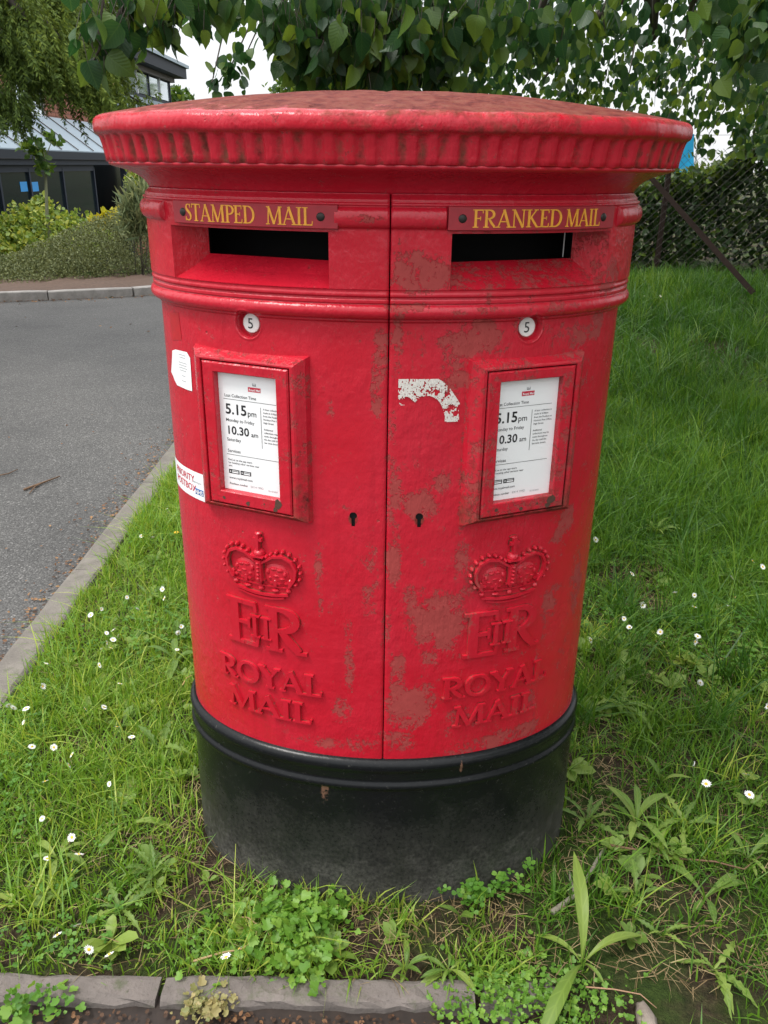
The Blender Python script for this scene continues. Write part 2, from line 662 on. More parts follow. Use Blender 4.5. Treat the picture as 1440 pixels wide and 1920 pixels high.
def concrete_mat(name, col, moss=.0):
    m, nt, p = new_mat(name)
    co = coords(nt)
    n1 = noise(nt, co, 9, 6, .65)
    n2 = noise(nt, co, 140, 5, .7)
    c = mixc(nt, ramp(nt, n1, [(.3, 0.), (.7, 1.)]), tuple(x * .62 for x in col), tuple(x * 1.1 for x in col))
    c = mixc(nt, ramp(nt, n2, [(.58, 0.), (.68, .7)]), c, tuple(x * .4 for x in col))
    if moss:
        c = mixc(nt, ramp(nt, noise(nt, co, 16, 6, .7), [(.55, 0.), (.68, moss)]), c, (.05, .07, .02))
    L(nt, c, p.inputs['Base Color'])
    p.inputs['Roughness'].default_value = .9
    bump(nt, p, math_(nt, 'ADD', n1, n2), .6, .004)
    return m


GROUND = ground_mat()
ROAD = road_mat()
KERB = concrete_mat('kerb_concrete', (.19, .17, .148), .45)
KERBFAR = concrete_mat('far_kerb_concrete', (.30, .28, .26), .1)
EDGE = concrete_mat('edging_concrete', (.175, .15, .135), .6)
SOIL = simple('wet_dark_soil', (.022, .014, .010), .75, var=.7, scale=50)
BED = simple('bark_mulch', (.085, .052, .036), .95, var=.6, scale=30)


# ------------------------------------------------------------------ the setting: ground, road, kerbs
FK = [on_z(px, py, -.045) for px, py in ((0, 566), (100, 563), (200, 559), (285, 554))]
kx = np.array([-40, -14, -7.5] + [p[0] for p in FK] + [FK[3][0] + .9, FK[3][0] + 1.7])
ky = np.array([2, 4.2, FK[0][1] - 1.3] + [p[1] for p in FK] + [FK[3][1] + .75, FK[3][1] + 1.7])


def yk(x):
    return np.interp(x, kx, ky)


def gz(x, y):
    x, y = np.asarray(x, float), np.asarray(y, float)
    k = .35 * x + .94 * y
    bank = .50 * sstep(.6, 6.4, k) * sstep(-.9, .3, x)
    z = bank + .006 * np.sin(9 * x + 3 * y) * np.sin(7 * y - 2 * x) + .004 * np.sin(23 * x) * np.cos(19 * y)
    z = np.where((x < -1.10) & (y < yk(x) + .07), -.10, z)
    bed = .03 - .72 * sstep(10.3, 13.0, y) * sstep(-.5, -3.5, x) + .01 * np.sin(5 * x) * np.sin(6 * y)
    z = np.where((x < -1.10) & (y >= yk(x) + .07), bed, z)
    z = np.where(y < -.475, -.10 + .092 * sstep(.12, .34, x) * sstep(-1.2, -.7, y) + .004 * np.sin(37 * x + 5 * y) * np.sin(29 * y), z)
    return z


def axis_lines(parts):
    out = [np.arange(a, b, st) for a, b, st in parts]
    return np.unique(np.round(np.concatenate(out), 4))


gx = np.unique(np.concatenate([axis_lines([(-8, -1.6, .16), (-1.6, 2.6, .04), (2.6, 7, .15)]),
                               [-300, -150, -80, -45, -30, -22, -16, -12, -10, 9, 12, 16, 24, 40, 80, 150, 300, -1.104, -1.096]]))
gy = np.unique(np.concatenate([axis_lines([(-1.3, 3.2, .04), (3.2, 14, .13)]),
                               [-300, -120, -50, -20, -8, -4, -2, 15, 17, 20, 25, 33, 45, 70, 110, 180, 300, -.479, -.471]]))
X, Y = np.meshgrid(gx, gy)
Zg = gz(X, Y)
nx_, ny_ = len(gx), len(gy)
idx = np.arange(nx_ * ny_).reshape(ny_, nx_)
F = np.stack([idx[:-1, :-1], idx[:-1, 1:], idx[1:, 1:], idx[1:, :-1]], -1).reshape(-1, 4)
kind(np_mesh('ground', np.stack([X, Y, Zg], -1).reshape(-1, 3), F, GROUND, smooth=True), 'structure')

rx = np.concatenate([np.linspace(-40, -9, 12), np.linspace(-8.5, -1.15, 40)])
V, F = [], []
for x in rx:
    for t in np.linspace(0, 1, 14):
        V.append((x, -12 + (float(yk(x)) + 12.02) * t, -.045))
for i in range(len(rx) - 1):
    for j in range(13):
        a = i * 14 + j
        F.append((a, a + 14, a + 15, a + 1))
kind(mesh('road', V, F, ROAD), 'structure')
kind(mesh('car_park', [(-1.15, -12, -.049), (14, -12, -.049), (14, -1.1, -.049), (-1.15, -1.1, -.049)], [(0, 1, 2, 3)], ROAD), 'structure')
# gutter soil along the front edging
gxs = np.linspace(-1.15, 3, 90)
gys = np.linspace(-1.12, -.47, 14)
X, Y = np.meshgrid(gxs, gys)
Zs = -.008 + .005 * np.sin(31 * X + 9 * Y) * np.sin(43 * Y + 5 * X) - .06 * sstep(.10, .34, X)
idx = np.arange(X.size).reshape(X.shape)
F = np.stack([idx[:-1, :-1], idx[:-1, 1:], idx[1:, 1:], idx[1:, :-1]], -1).reshape(-1, 4)
kind(np_mesh('gutter_soil', np.stack([X, Y, Zs], -1).reshape(-1, 3), F, SOIL, smooth=True), 'structure')


# bare mulch strip behind the far kerb
V, F = [], []
bx = np.linspace(-8.5, -1.6, 60)
for x in bx:
    for t in np.linspace(.11, 1.3, 8):
        V.append((x - .3 * t, float(yk(x)) + t, float(gz(x - .3 * t, float(yk(x)) + t)) + .012 + .012 * math.sin(x * 17 + t * 23)))
for i in range(59):
    for j in range(7):
        a = i * 8 + j
        F.append((a, a + 8, a + 9, a + 1))
kind(mesh('planting_bed', V, F, BED, smooth=True), 'structure')


def stone_mb(length, width, height, z1, rough=.002, n=6):
    """one kerb stone along local y, rounded top arrises, slightly uneven"""
    prof = [(-width / 2, z1 - height), (-width / 2, z1 - .012), (-width / 2 + .004, z1 - .004), (-width / 2 + .012, z1),
            (width / 2 - .012, z1 + .001), (width / 2 - .004, z1 - .003), (width / 2, z1 - .011), (width / 2, z1 - height)]
    V, F = [], []
    for i in range(n):
        y = -length / 2 + length * i / (n - 1)
        e = .004 if i in (0, n - 1) else 0
        for (x, z) in prof:
            V.append((x + random.uniform(-rough, rough), y, z - (e if z > z1 - .02 else 0) + random.uniform(-rough, rough)))
    m = len(prof)
    for i in range(n - 1):
        for k in range(m - 1):
            a = i * m + k
            F.append((a, a + m, a + m + 1, a + 1))
    F.append(tuple(range(m)))
    F.append(tuple((n - 1) * m + k for k in range(m))[::-1])
    return V, F


def kerb_run(root, pts, width, height, z1, mat, gap=.006, rough=.002, n=6):
    for (a, b) in zip(pts[:-1], pts[1:]):
        a, b = np.array(a, float), np.array(b, float)
        d = b - a
        ln = math.hypot(*d)
        V, F = stone_mb(ln - gap, width, height, z1, rough, n)
        o = mesh('kerb_stone', V, F, mat, root, smooth=False)
        mid = (a + b) / 2
        o.location = (mid[0], mid[1], random.uniform(-.002, .002))
        o.rotation_euler.z = math.atan2(-d[0], d[1]) + random.uniform(-.003, .003)


k1 = thing('kerb', 'long flush concrete kerb between the road and the grass left of the box', 'kerb')
kerb_run(k1, [(-1.105, y) for y in (-.47, .30, 1.215, 2.13, 3.045, 3.96, 4.875, 5.79, 7.0, 8.5, 10.0)], .105, .13, .012, KERB)
k2 = thing('kerb', 'mossy weathered edging stones along the front of the grass', 'kerb')
ex = [-1.16, on_z(305, 1850)[0], .178, .34, .95, 1.9, 2.9]
kerb_run(k2, [(x, -.468) for x in ex[:3]], .054, .12, .014, EDGE, .010, .0035, 22)
kerb_run(k2, [(ex[2], -.462), (ex[3], -.455)], .048, .12, .008, EDGE, .012, .005, 12)
k3 = thing('kerb', 'raised grey kerb on the far side of the road below the shrubs', 'kerb')
fp = []
cum = np.concatenate([[0], np.cumsum(np.hypot(np.diff(kx), np.diff(ky)))])
ref = np.interp(on_z(88, 563, -.045)[0], kx, cum)
for t in ref + .92 * np.arange(-9, 6):
    fp.append((np.interp(t, cum, kx), np.interp(t, cum, ky) + .06))
kerb_run(k3, fp, .125, .25, .055, KERBFAR, .008)

# ------------------------------------------------------------------ the pillar box
BOX = thing('pillar_box', 'worn red double pillar box with two letter slots on a black base', 'postbox')

BLOBS = [  # (px, py, rx, ry, strength) where paint has gone to primer
    (790, 512, 62, 36, .75), (765, 490, 30, 22, .5), (885, 640, 60, 30, .8), (850, 690, 26, 70, .68), (900, 610, 40, 16, .6), (1075, 625, 55, 26, .5),
    (1120, 600, 22, 40, .45), (715, 665, 16, 50, .62), (708, 720, 14, 60, .6), (745, 640, 12, 70, .55), (790, 950, 34, 30, .7),
    (735, 840, 13, 60, .58), (740, 920, 12, 60, .55), (735, 1050, 16, 55, .7), (742, 1010, 10, 40, .6), (820, 1165, 55, 52, .82), (780, 1120, 30, 26, .5),
    (745, 1265, 16, 60, .72), (765, 1330, 40, 42, .68), (800, 1310, 30, 26, .55), (750, 1390, 34, 22, .62), (655, 1230, 10, 70, .55), (700, 1080, 14, 60, .52),
    (598, 1085, 9, 55, .50), (640, 1330, 18, 30, .55), (690, 1120, 14, 40, .5), (1062, 970, 12, 28, .75), (1045, 1005, 10, 16, .55), (975, 1372, 45, 16, .62), (905, 1395, 60, 14, .5),
    (865, 1050, 14, 40, .48), (880, 1085, 16, 30, .5), (1030, 1130, 18, 40, .5), (1080, 1090, 10, 60, .48), (600, 1390, 60, 10, .5), (680, 1395, 40, 14, .55), (1000, 1290, 10, 60, .42),
    (620, 770, 8, 20, .5), (870, 860, 10, 90, .5), (868, 960, 12, 40, .55), (1130, 520, 22, 36, .55), (770, 575, 70, 9, .55), (900, 580, 60, 8, .5), (690, 408, 30, 10, .6), (1040, 570, 40, 9, .45),
    (725, 1200, 12, 60, .5), (733, 960, 9, 60, .5), (860, 1340, 40, 16, .45), (930, 655, 22, 10, .5), (830, 905, 16, 26, .45), (800, 1230, 20, 20, .42)]
BL = []
for (px, py, rx_, ry_, st) in BLOBS:
    s0, z0 = sz(px, py)
    s1, _ = sz(min(px + rx_, 1110), py)
    _, z1 = sz(px, py + ry_)
    BL.append((s0, z0, max(abs(s1 - s0), .004), max(abs(z1 - z0), .004), st))


def wear_at(S, Z):
    W_ = np.full(S.shape, .05)
    W_ += .10 * sstep(-.02, .05, S)          # the right door is the more worn one
    for (s0, z0, rs, rz, st) in BL:
        q = ((S - s0) / rs) ** 2 + ((Z - z0) / rz) ** 2
        W_ = np.maximum(W_, st * (1 - sstep(.05, 2.0, q)) + .05)
    return W_


ZB, ZT = .352, 1.362
OPX = (.088, .337)     # letter slot in x
OPZ = (1.229, 1.309)
SD = .60


def roll(t, h):
    return h * np.sqrt(np.clip(1 - t * t, 0, 1))


def profile(z):
    z = np.asarray(z, float)
    o = np.full(z.shape, .001)
    o = np.where(z > 1.178, .001 + .004 * sstep(1.178, 1.181, z), o)
    o = np.where(z > 1.184, .005 + roll((z - 1.196) / .012, .012), o)
    o = np.where(z > 1.208, .009 + .003 * sstep(1.208, 1.2085, z), o)
    o = np.where(z > 1.2145, .009, o)
    o = np.where(z > 1.2185, .013, o)
    o = np.where(z > 1.2235, .012, o)
    o = np.where(z > 1.228, .0135, o)
    o = np.where(z > 1.346, .0165, o)
    o = np.where(z > 1.350, .0125, o)
    o = np.where(z > 1.353, .0125 - .007 * sstep(1.353, 1.362, z), o)
    return o


def door(sign, name):
    sa, sb = sx(OPX[0]), sx(OPX[1])
    sp_ = sx(.347)
    sc = [np.arange(.0009, SD, .004), [SD, sa, sb, sx(.078), sx(.078) + .0006, sp_, sp_ + .0006]]
    kd_s, kd_z = sx(.055), .853
    dc_s, dc_z = sx(.221), 1.1665
    sc.append(np.arange(kd_s - .014, kd_s + .014, .001))
    sc.append(np.arange(dc_s - .028, dc_s + .028, .0014))
    su = np.unique(np.round(np.concatenate(sc), 5))
    zc = [np.arange(ZB, 1.176, .004), np.arange(1.176, ZT, .0013), [ZT, OPZ[0], OPZ[1]],
          np.arange(kd_z - .018, kd_z + .018, .001), np.arange(dc_z - .028, dc_z + .028, .0014)]
    zu = np.unique(np.round(np.concatenate(zc), 5))
    S, Z = np.meshgrid(su, zu)
    off = profile(Z)
    rz = np.abs(Z - 1.3295) / .0145
    rl = roll(rz, .009) * (rz < 1) * ((S < sx(.078)) | (S > sp_ + .0005))
    off = off + rl
    r = np.hypot(S - dc_s, Z - dc_z)
    off = off - .0135 * (1 - sstep(.0185, .0225, r))
    off = off + .0012 * np.exp(-((r - .0235) / .002) ** 2)
    # rolled edge at the seam
    off = off - .0016 * (1 - sstep(.0009, .0045, S))
    P = wrap(S * sign, Z, off)
    n, m = S.shape
    idx = np.arange(n * m).reshape(n, m)
    sm_, zm_ = (S[:-1, :-1] + S[1:, 1:]) / 2, (Z[:-1, :-1] + Z[1:, 1:]) / 2
    hole = (sm_ > sa) & (sm_ < sb) & (zm_ > OPZ[0]) & (zm_ < OPZ[1])
    kq = np.hypot(sm_ - kd_s, zm_ - kd_z - .006) < .0062
    kq |= (np.abs(sm_ - kd_s) < .0031) & (zm_ < kd_z + .006) & (zm_ > kd_z - .0130)
    keep = ~(hole | kq)
    q = np.stack([idx[:-1, :-1], idx[:-1, 1:], idx[1:, 1:], idx[1:, :-1]], -1)[keep]
    if sign < 0:
        q = q[:, ::-1]
    V = P.reshape(-1, 3)
    wear = wear_at(S * sign, Z).ravel()
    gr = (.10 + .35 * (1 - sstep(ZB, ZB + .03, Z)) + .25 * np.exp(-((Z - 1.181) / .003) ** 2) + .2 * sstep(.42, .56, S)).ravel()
    # returns along the seam edge
    e = wrap(np.full(n, .0009 * sign), zu, profile(zu) - .02)
    b0 = len(V)
    V = np.concatenate([V, e])
    ret = np.stack([idx[:-1, 0], b0 + np.arange(n - 1) + 1, b0 + np.arange(n - 1)], -1)
    fl = [q]
    quad = np.stack([idx[:-1, 0], idx[1:, 0], b0 + np.arange(1, n), b0 + np.arange(n - 1)], -1)
    fl.append(quad if sign > 0 else quad[:, ::-1])
    F_ = np.concatenate(fl)
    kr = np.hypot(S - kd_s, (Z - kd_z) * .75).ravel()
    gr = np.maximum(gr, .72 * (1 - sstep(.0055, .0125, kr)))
    o = np_mesh('door', V, F_, RED, BOX, True, {'wear': np.concatenate([wear, np.zeros(n)]), 'grime': np.concatenate([gr, np.full(n, .7)])})
    o['label'] = name
    # dark keyhole pocket behind the hole
    kb = MB()
    kb.box(-.009, .009, -.016, .016, -.03, -.004, lambda u, v, d: tuple(wrap(sign * kd_s + u, kd_z + v, d)))
    kb.build('keyhole', VOID, o)
    # number disc
    nd = MB()
    fn = lambda u, v, d: tuple(wrap(sign * dc_s + u, dc_z + v, d))
    nV = [fn(.0150 * math.cos(a), .0150 * math.sin(a), d) for d in (-.0122, -.0085) for a in np.linspace(0, 2 * math.pi, 33)[:-1]]
    nV += [fn(.0138 * math.cos(a), .0138 * math.sin(a), -.0078) for a in np.linspace(0, 2 * math.pi, 33)[:-1]]
    nF = [(i, (i + 1) % 32, 32 + (i + 1) % 32, 32 + i) for i in range(32)] + [(32 + i, 32 + (i + 1) % 32, 64 + (i + 1) % 32, 64 + i) for i in range(32)]
    nF.append(tuple(range(64, 96)))
    nd.add(nV, nF)
    dd = nd.build('number_disc', WHITE, o, smooth=False)
    return o, dd, fn


# --- flat text to mesh
def text_mb(txt, size, fn, depth=.0003, bold=0., align='LEFT', d0=0.):
    cu = bpy.data.curves.new('t', 'FONT')
    cu.body = txt
    cu.size = size
    cu.align_x = align
    cu.offset = bold
    cu.resolution_u = 3
    ob = bpy.data.objects.new('t', cu)
    me = bpy.data.meshes.new_from_object(ob)
    V = [fn(v.co.x, v.co.y, d0 + depth) for v in me.vertices]
    F = [tuple(p.vertices) for p in me.polygons]
    bpy.data.objects.remove(ob)
    bpy.data.curves.remove(cu)
    bpy.data.meshes.remove(me)
    return V, F


# --- serif capitals as raised strokes (cap height 1)
T_, H_ = .075, .034


def arc(cx, cy, rx_, ry_, a0, a1, n=14, thick=T_, thin=H_):
    a = np.radians(np.linspace(a0, a1, n))
    return [(cx + rx_ * math.cos(t), cy + ry_ * math.sin(t)) for t in a], [thin + (thick - thin) * abs(math.cos(t)) ** 1.3 for t in a]


def sv(x0, y0, x1, y1, h):
    return [(x0, y0), (x1, y1)], [h, h]


def serif(x, y, ln=.30):
    return sv(x - ln / 2, y, x + ln / 2, y, .028)


def glyph(ch):
    S_ = []
    st = lambda x, h=T_: (S_.append(sv(x, .01, x, .99, h)), S_.append(serif(x, .028)), S_.append(serif(x, .972)))
    if ch == 'I':
        st(.17); return .34, S_
    if ch in 'LEF':
        st(.18)
        if ch in 'LE':
            S_ += [sv(.1, .034, .56, .034, .034), sv(.55, .0, .575, .24, .026)]
        if ch in 'EF':
            S_ += [sv(.1, .966, .54, .966, .034), sv(.535, 1., .55, .79, .026), sv(.2, .51, .43, .51, .03), sv(.43, .40, .43, .62, .022)]
        return (.60 if ch != 'F' else .56), S_
    if ch == 'T':
        S_ += [sv(.34, .01, .34, .97, T_), serif(.34, .028), sv(.03, .966, .65, .966, .034), sv(.04, 1., .03, .77, .026), sv(.64, 1., .65, .77, .026)]
        return .68, S_
    if ch in 'PR':
        st(.18)
        S_ += [sv(.15, .966, .31, .966, .034), arc(.30, .73, .27, .238, 90, -90), sv(.2, .494, .31, .494, .032)]
        if ch == 'R':
            S_ += [([(.32, .49), (.46, .25), (.62, .05)], [.06, .07, .06]), sv(.56, .026, .76, .026, .026)]
        return (.58 if ch == 'P' else .74), S_
    if ch == 'D':
        st(.18)
        S_ += [sv(.1, .966, .34, .966, .034), sv(.1, .034, .34, .034, .034), arc(.33, .5, .37, .468, 90, -90, 18)]
        return .78, S_
    if ch == 'O':
        S_ += [arc(.42, .5, .345, .468, 0, 360, 30)]
        return .84, S_
    if ch == 'S':
        p = [(.43, .78), (.40, .90), (.29, .965), (.16, .92), (.11, .78), (.16, .65), (.28, .54), (.40, .43), (.46, .29), (.43, .12), (.30, .035), (.16, .06), (.08, .19)]
        h = [.02, .03, .034, .045, .065, .075, .085, .08, .068, .05, .034, .03, .02]
        S_ += [(p, h), sv(.43, .74, .435, .99, .024), sv(.075, .01, .08, .26, .024)]
        return .54, S_
    if ch == 'A':
        S_ += [sv(.08, .02, .38, .98, .036), sv(.36, 1., .68, .02, T_), sv(.18, .33, .57, .33, .03), serif(.09, .026, .22), serif(.68, .026, .30)]
        return .78, S_
    if ch == 'M':
        S_ += [sv(.12, .02, .16, .98, .036), sv(.15, 1., .47, .02, .07), sv(.46, .02, .78, 1., .034), sv(.80, .99, .83, .01, T_), serif(.11, .026, .24), serif(.13, .974, .2),
               serif(.83, .026, .30), serif(.83, .974, .22)]
        return .96, S_
    if ch == 'N':
        S_ += [sv(.15, .01, .15, .99, .036), sv(.13, 1., .66, .0, .07), sv(.67, .01, .67, .99, .036), serif(.15, .026, .24), serif(.10, .974, .18), serif(.67, .974, .24)]
        return .80, S_
    if ch == 'K':
        st(.18)
        S_ += [sv(.22, .46, .58, .97, .036), ([(.30, .56), (.46, .3), (.66, .02)], [.06, .07, .06]), serif(.57, .974, .24), serif(.68, .026, .22)]
        return .76, S_
    if ch == 'Y':
        S_ += [sv(.08, .98, .38, .48, T_), sv(.64, .98, .38, .48, .036), sv(.37, .01, .37, .52, T_), serif(.37, .028), serif(.09, .972, .26), serif(.63, .972, .22)]
        return .72, S_
    return .34, S_


def word(mb, txt, s0, z0, s1, h, d0, d1, surf_fn, chamf=.8, fat=1.0, slope=0.):
    ws = [glyph(c) for c in txt]
    tot = sum(g[0] for g in ws)
    k = (s1 - s0) / tot
    u = 0
    e = 0
    for wd, strokes in ws:
        for pts, hw in strokes:
            e += 1
            dj = d1 + (e % 7) * .00005
            q = [((u + x) * k + s0, z0 + y * h) for x, y in pts]
            mb.strip(q, [min(b * fat * (k * .5 + h * .5), 1) for b in hw], d0, dj, surf_fn, chamf)
        u += wd
    return mb


def curved(u, v, d):
    return tuple(wrap(u, v, d))


def aperture(sign, dr):
    """splayed mouth and dark slot"""
    x0, x1 = OPX
    f0, f1 = wrap(sign * sx(x0), 0, .0135), wrap(sign * sx(x1), 0, .0135)   # front corners in plan
    chord = (f1 - f0)[:2] / np.linalg.norm((f1 - f0)[:2])
    nin = np.array([-chord[1], chord[0]]) * sign
    if nin[1] < 0:
        nin = -nin
    dep = .050
    base0 = f0[:2] + nin * .0 + np.array([0, dep])
    zi0, zi1 = 1.264, OPZ[1]
    i0 = np.array([f0[0], f0[1] + dep])
    i1 = np.array([sign * .293, 0])
    # inner plane runs parallel to the chord
    i1[1] = i0[1] + (abs(i1[0]) - abs(i0[0])) * abs(chord[1] / chord[0])
    z0, z1 = OPZ
    n = 14
    us = np.linspace(0, 1, n)
    mb = MB()
    so = sx(x0) + (sx(x1) - sx(x0)) * us
    fo = wrap(sign * so, 0, .0135)[:, :2]
    ii = i0[None] + (i1 - i0)[None] * us[:, None]
    lip = fo + (ii - fo) * .06
    V = []
    for k in range(n):
        V += [(*fo[k], z0), (*lip[k], z0 + .0005), (*(fo[k] + (ii[k] - fo[k]) * .55), z0 + .55 * (zi0 - z0) - .003), (*ii[k], zi0), (*fo[k], z1), (*ii[k], zi1)]
    F = []
    for k in range(n - 1):
        a, b = k * 6, (k + 1) * 6
        F += [(a, b, b + 1, a + 1), (a + 1, b + 1, b + 2, a + 2), (a + 2, b + 2, b + 3, a + 3), (a + 4, a + 5, b + 5, b + 4)]
    F += [(0, 1, 2, 3, 5, 4)]
    e = (n - 1) * 6
    F += [(e, e + 4, e + 5, e + 3, e + 2, e + 1)]
    if sign < 0:
        F = [f[::-1] for f in F]
    mb.add(V, F)
    o = mb.build('letter_slot', RED, dr)
    wa = o.data.attributes.new('wear', 'FLOAT', 'POINT')
    wa.data.foreach_set('value', [(.44 if sign > 0 else .02)] * len(o.data.vertices))
    # dark chute behind the slot
    v = MB()
    b0, b1 = i0 + np.array([-.004 * sign, .12]), i1 + np.array([.02 * sign, .12])
    j0, j1 = i0, i1
    V = [(*j0, zi0), (*j1, zi0), (*j1, zi1), (*j0, zi1), (*b0, zi0 - .02), (*b1, zi0 - .02), (*b1, zi1 + .002), (*b0, zi1 + .002)]
    v.add(V, [(4, 5, 6, 7), (0, 1, 5, 4), (3, 7, 6, 2), (0, 4, 7, 3), (1, 2, 6, 5)])
    v.build('slot_interior', VOID, o)
    if sign > 0:
        fl = MB()
        fl.box(-.0008, .0008, -.001, .001, zi0 + .001, zi1 - .001)
        q = fl.build('metal_edge', GREYSTEEL, o)
        q.location = (i1[0] - .012, i1[1] + .006, 0)


def name_plate(sign, dr, words, s_edges):
    s0, s1 = s_edges
    P = MB()
    n = 20
    us = np.linspace(s0, s1, n)
    z0, z1 = 1.3125, 1.3478
    V, F = [], []
    for u in us:
        for (z, d) in ((z0, .012), (z0 + .0012, .0200), (z0 + .002, .0212), (z1 - .002, .0212), (z1 - .0012, .0200), (z1, .012)):
            V.append(tuple(wrap(u, z, d)))
    for i in range(n - 1):
        for k in range(5):
            a = i * 6 + k
            F.append((a, a + 6, a + 7, a + 1))
    F += [tuple(range(6)), tuple((n - 1) * 6 + k for k in range(6))[::-1]]
    P.add(V, F)
    pl = P.build('name_plate', PLATE, dr)
    for sc in (s0 + .020, s1 - .024):
        mb = MB()
        mb.dome(sc, 1.330, .0062, .0062, .0022, .0212, curved, 12, 3)
        mb.build('screw', SCREW, pl, True)
    lt = MB()
    for txt, a, b, zz, h in words:
        word(lt, txt, a, zz, b, h, .0208, .0218, curved, .96, fat=.95)
    lt.build('lettering', GOLD, pl)
    return pl


def relief(o, sign):
    """dirt sits round the foot of raised work, and the door's worn patches run across it"""
    n = len(o.data.vertices)
    co = np.zeros(n * 3)
    o.data.vertices.foreach_get('co', co)
    co = co.reshape(-1, 3)
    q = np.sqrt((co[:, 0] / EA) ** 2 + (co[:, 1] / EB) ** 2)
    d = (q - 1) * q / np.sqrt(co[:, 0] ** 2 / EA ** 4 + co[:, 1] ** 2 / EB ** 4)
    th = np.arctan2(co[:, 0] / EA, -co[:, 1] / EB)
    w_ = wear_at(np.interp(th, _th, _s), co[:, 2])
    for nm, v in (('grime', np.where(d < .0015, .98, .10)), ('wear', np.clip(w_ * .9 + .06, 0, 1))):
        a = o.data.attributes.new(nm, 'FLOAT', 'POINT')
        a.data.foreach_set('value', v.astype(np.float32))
    return o


def crown(sign, dr):
    c_s = sx(.2195)
    cz = .687
    Wd, Hd = .133, .124
    D = .0035
    fn = lambda u, v, d: tuple(wrap(sign * c_s + u * Wd, cz + v * Hd, d * 1.15))
    mb = MB()
    sm = lambda x: [(-x[i][0], x[i][1]) for i in range(len(x))]
    # two base bands, sagging in the middle
    for (v0, hw, hh, ww) in ((.065, .030, .006, .40), (.005, .022, .005, .34)):
        us = np.linspace(-ww, ww, 11)
        mb.strip([(u, v0 - .05 * (1 - (u / ww) ** 2) + .02) for u in us], hw, 0, hh, fn, .6)
    for u, ru, rv in ((-.40, .045, .045), (-.21, .06, .026), (0, .045, .05), (.21, .06, .026), (.40, .045, .045)):
        mb.dome(u, .150 - .03 * (1 - (u / .45) ** 2), ru, rv, .0075, 0, fn)
    us = np.linspace(-.46, .46, 13)
    mb.strip([(u, .205 - .03 * (1 - (u / .5) ** 2)) for u in us], .012, 0, .004, fn)
    # crosses and lilies over the band
    for u, hgt in ((-.43, .12), (-.22, .09), (0, .13), (.22, .09), (.43, .12)):
        mb.strip([(u, .2), (u, .2 + hgt)], [.03, .04], 0, .0060, fn, .7)
        mb.strip([(u - .075, .2 + hgt * .5), (u, .2 + hgt * .7), (u + .075, .2 + hgt * .5)], .022, 0, .0056, fn, .6)
        mb.dome(u, .2 + hgt, .026, .026, .007, 0, fn, 6, 2)
    for sg in (-1, 1):
        mb.dome(sg * .225, .36, .20, .20, .0058, 0, fn, 16, 4)
        for a, b, c_, e_ in ((.12, .42, .035, .05), (.20, .47, .05, .028), (.29, .46, .05, .03), (.36, .40, .03, .045), (.24, .37, .055, .022), (.15, .33, .03, .03), (.32, .33, .04, .022)):
            mb.dome(sg * a, b, c_, e_, .0030, .0042, fn, 7, 2)
        arch = [(.42, .22), (.50, .36), (.515, .50), (.46, .62), (.34, .685), (.20, .66), (.08, .57), (.02, .53)]
        arch = [(a * sg, b) for a, b in arch]
        mb.strip(arch, [.03, .034, .036, .036, .036, .034, .03, .026], 0, .0085, fn, .5)
        beads = [(.515, .27), (.565, .36), (.578, .46), (.562, .56), (.51, .655), (.43, .725), (.34, .752), (.25, .735), (.17, .69), (.105, .64)]
        for a, b in beads:
            mb.dome(a * sg, b, .031, .038, .0090, 0, fn, 8, 3)
    mb.strip([(0, .26), (0, .58)], [.075, .06], 0, .010, fn, .6)
    for v in (.30, .36, .42, .48, .54):
        mb.dome(0, v, .03, .026, .0045, .009, fn, 6, 2)
    mb.dome(0, .68, .085, .085, .013, 0, fn, 12, 4)
    mb.strip([(-.09, .645), (.09, .645)], .016, 0, .013, fn, .7)
    mb.strip([(0, .74), (0, .985)], [.026, .04], 0, .010, fn, .6)
    mb.strip([(-.065, .90), (.065, .90)], [.036, .036], 0, .0095, fn, .6)
    mb.dome(0, .985, .065, .028, .009, 0, fn, 8, 2)
    return relief(mb.build('crown_emblem', RELIEF, dr, False), sign)


def cipher(sign, dr):
    mb = MB()
    if sign < 0:
        e0, r1 = sx(-.292), sx(-.140)
    else:
        e0, r1 = sx(.137), sx(.283)
    W_ = r1 - e0
    z0, h = .578, .090
    word(mb, 'E', e0, z0, e0 + W_ * .45, h, -.001, .0068, curved, .86, 1.3)
    word(mb, 'R', e0 + W_ * .51, z0, r1, h, -.001, .0071, curved, .86, 1.3)
    word(mb, 'II', e0 + W_ * .335, z0 + .021, e0 + W_ * .615, h * .50, -.001, .0092, curved, .86, 1.0)
    return relief(mb.build('royal_cipher', RELIEF, dr), sign)


def relief_words(sign, dr):
    mb = MB()
    if sign < 0:
        a0, a1, b0, b1 = sx(-.312), sx(-.112), sx(-.296), sx(-.132)
    else:
        a0, a1, b0, b1 = sx(.104), sx(.309), sx(.128), sx(.292)
    word(mb, 'ROYAL', a0, .494, a1, .044, -.001, .0072, curved, .84, 1.45)
    word(mb, 'MAIL', b0, .430, b1, .043, -.001, .0072, curved, .84, 1.45)
    return relief(mb.build('relief_lettering', RELIEF, dr), sign)


def box_fn(org, U, Nn):
    return lambda u, v, d: tuple(org + U * u + np.array([0, 0, 1.]) * v + Nn * d)


def set_attr(o, name, fn_):
    a = o.data.attributes.new(name, 'FLOAT', 'POINT')
    a.data.foreach_set('value', [float(fn_(v.co)) for v in o.data.vertices])


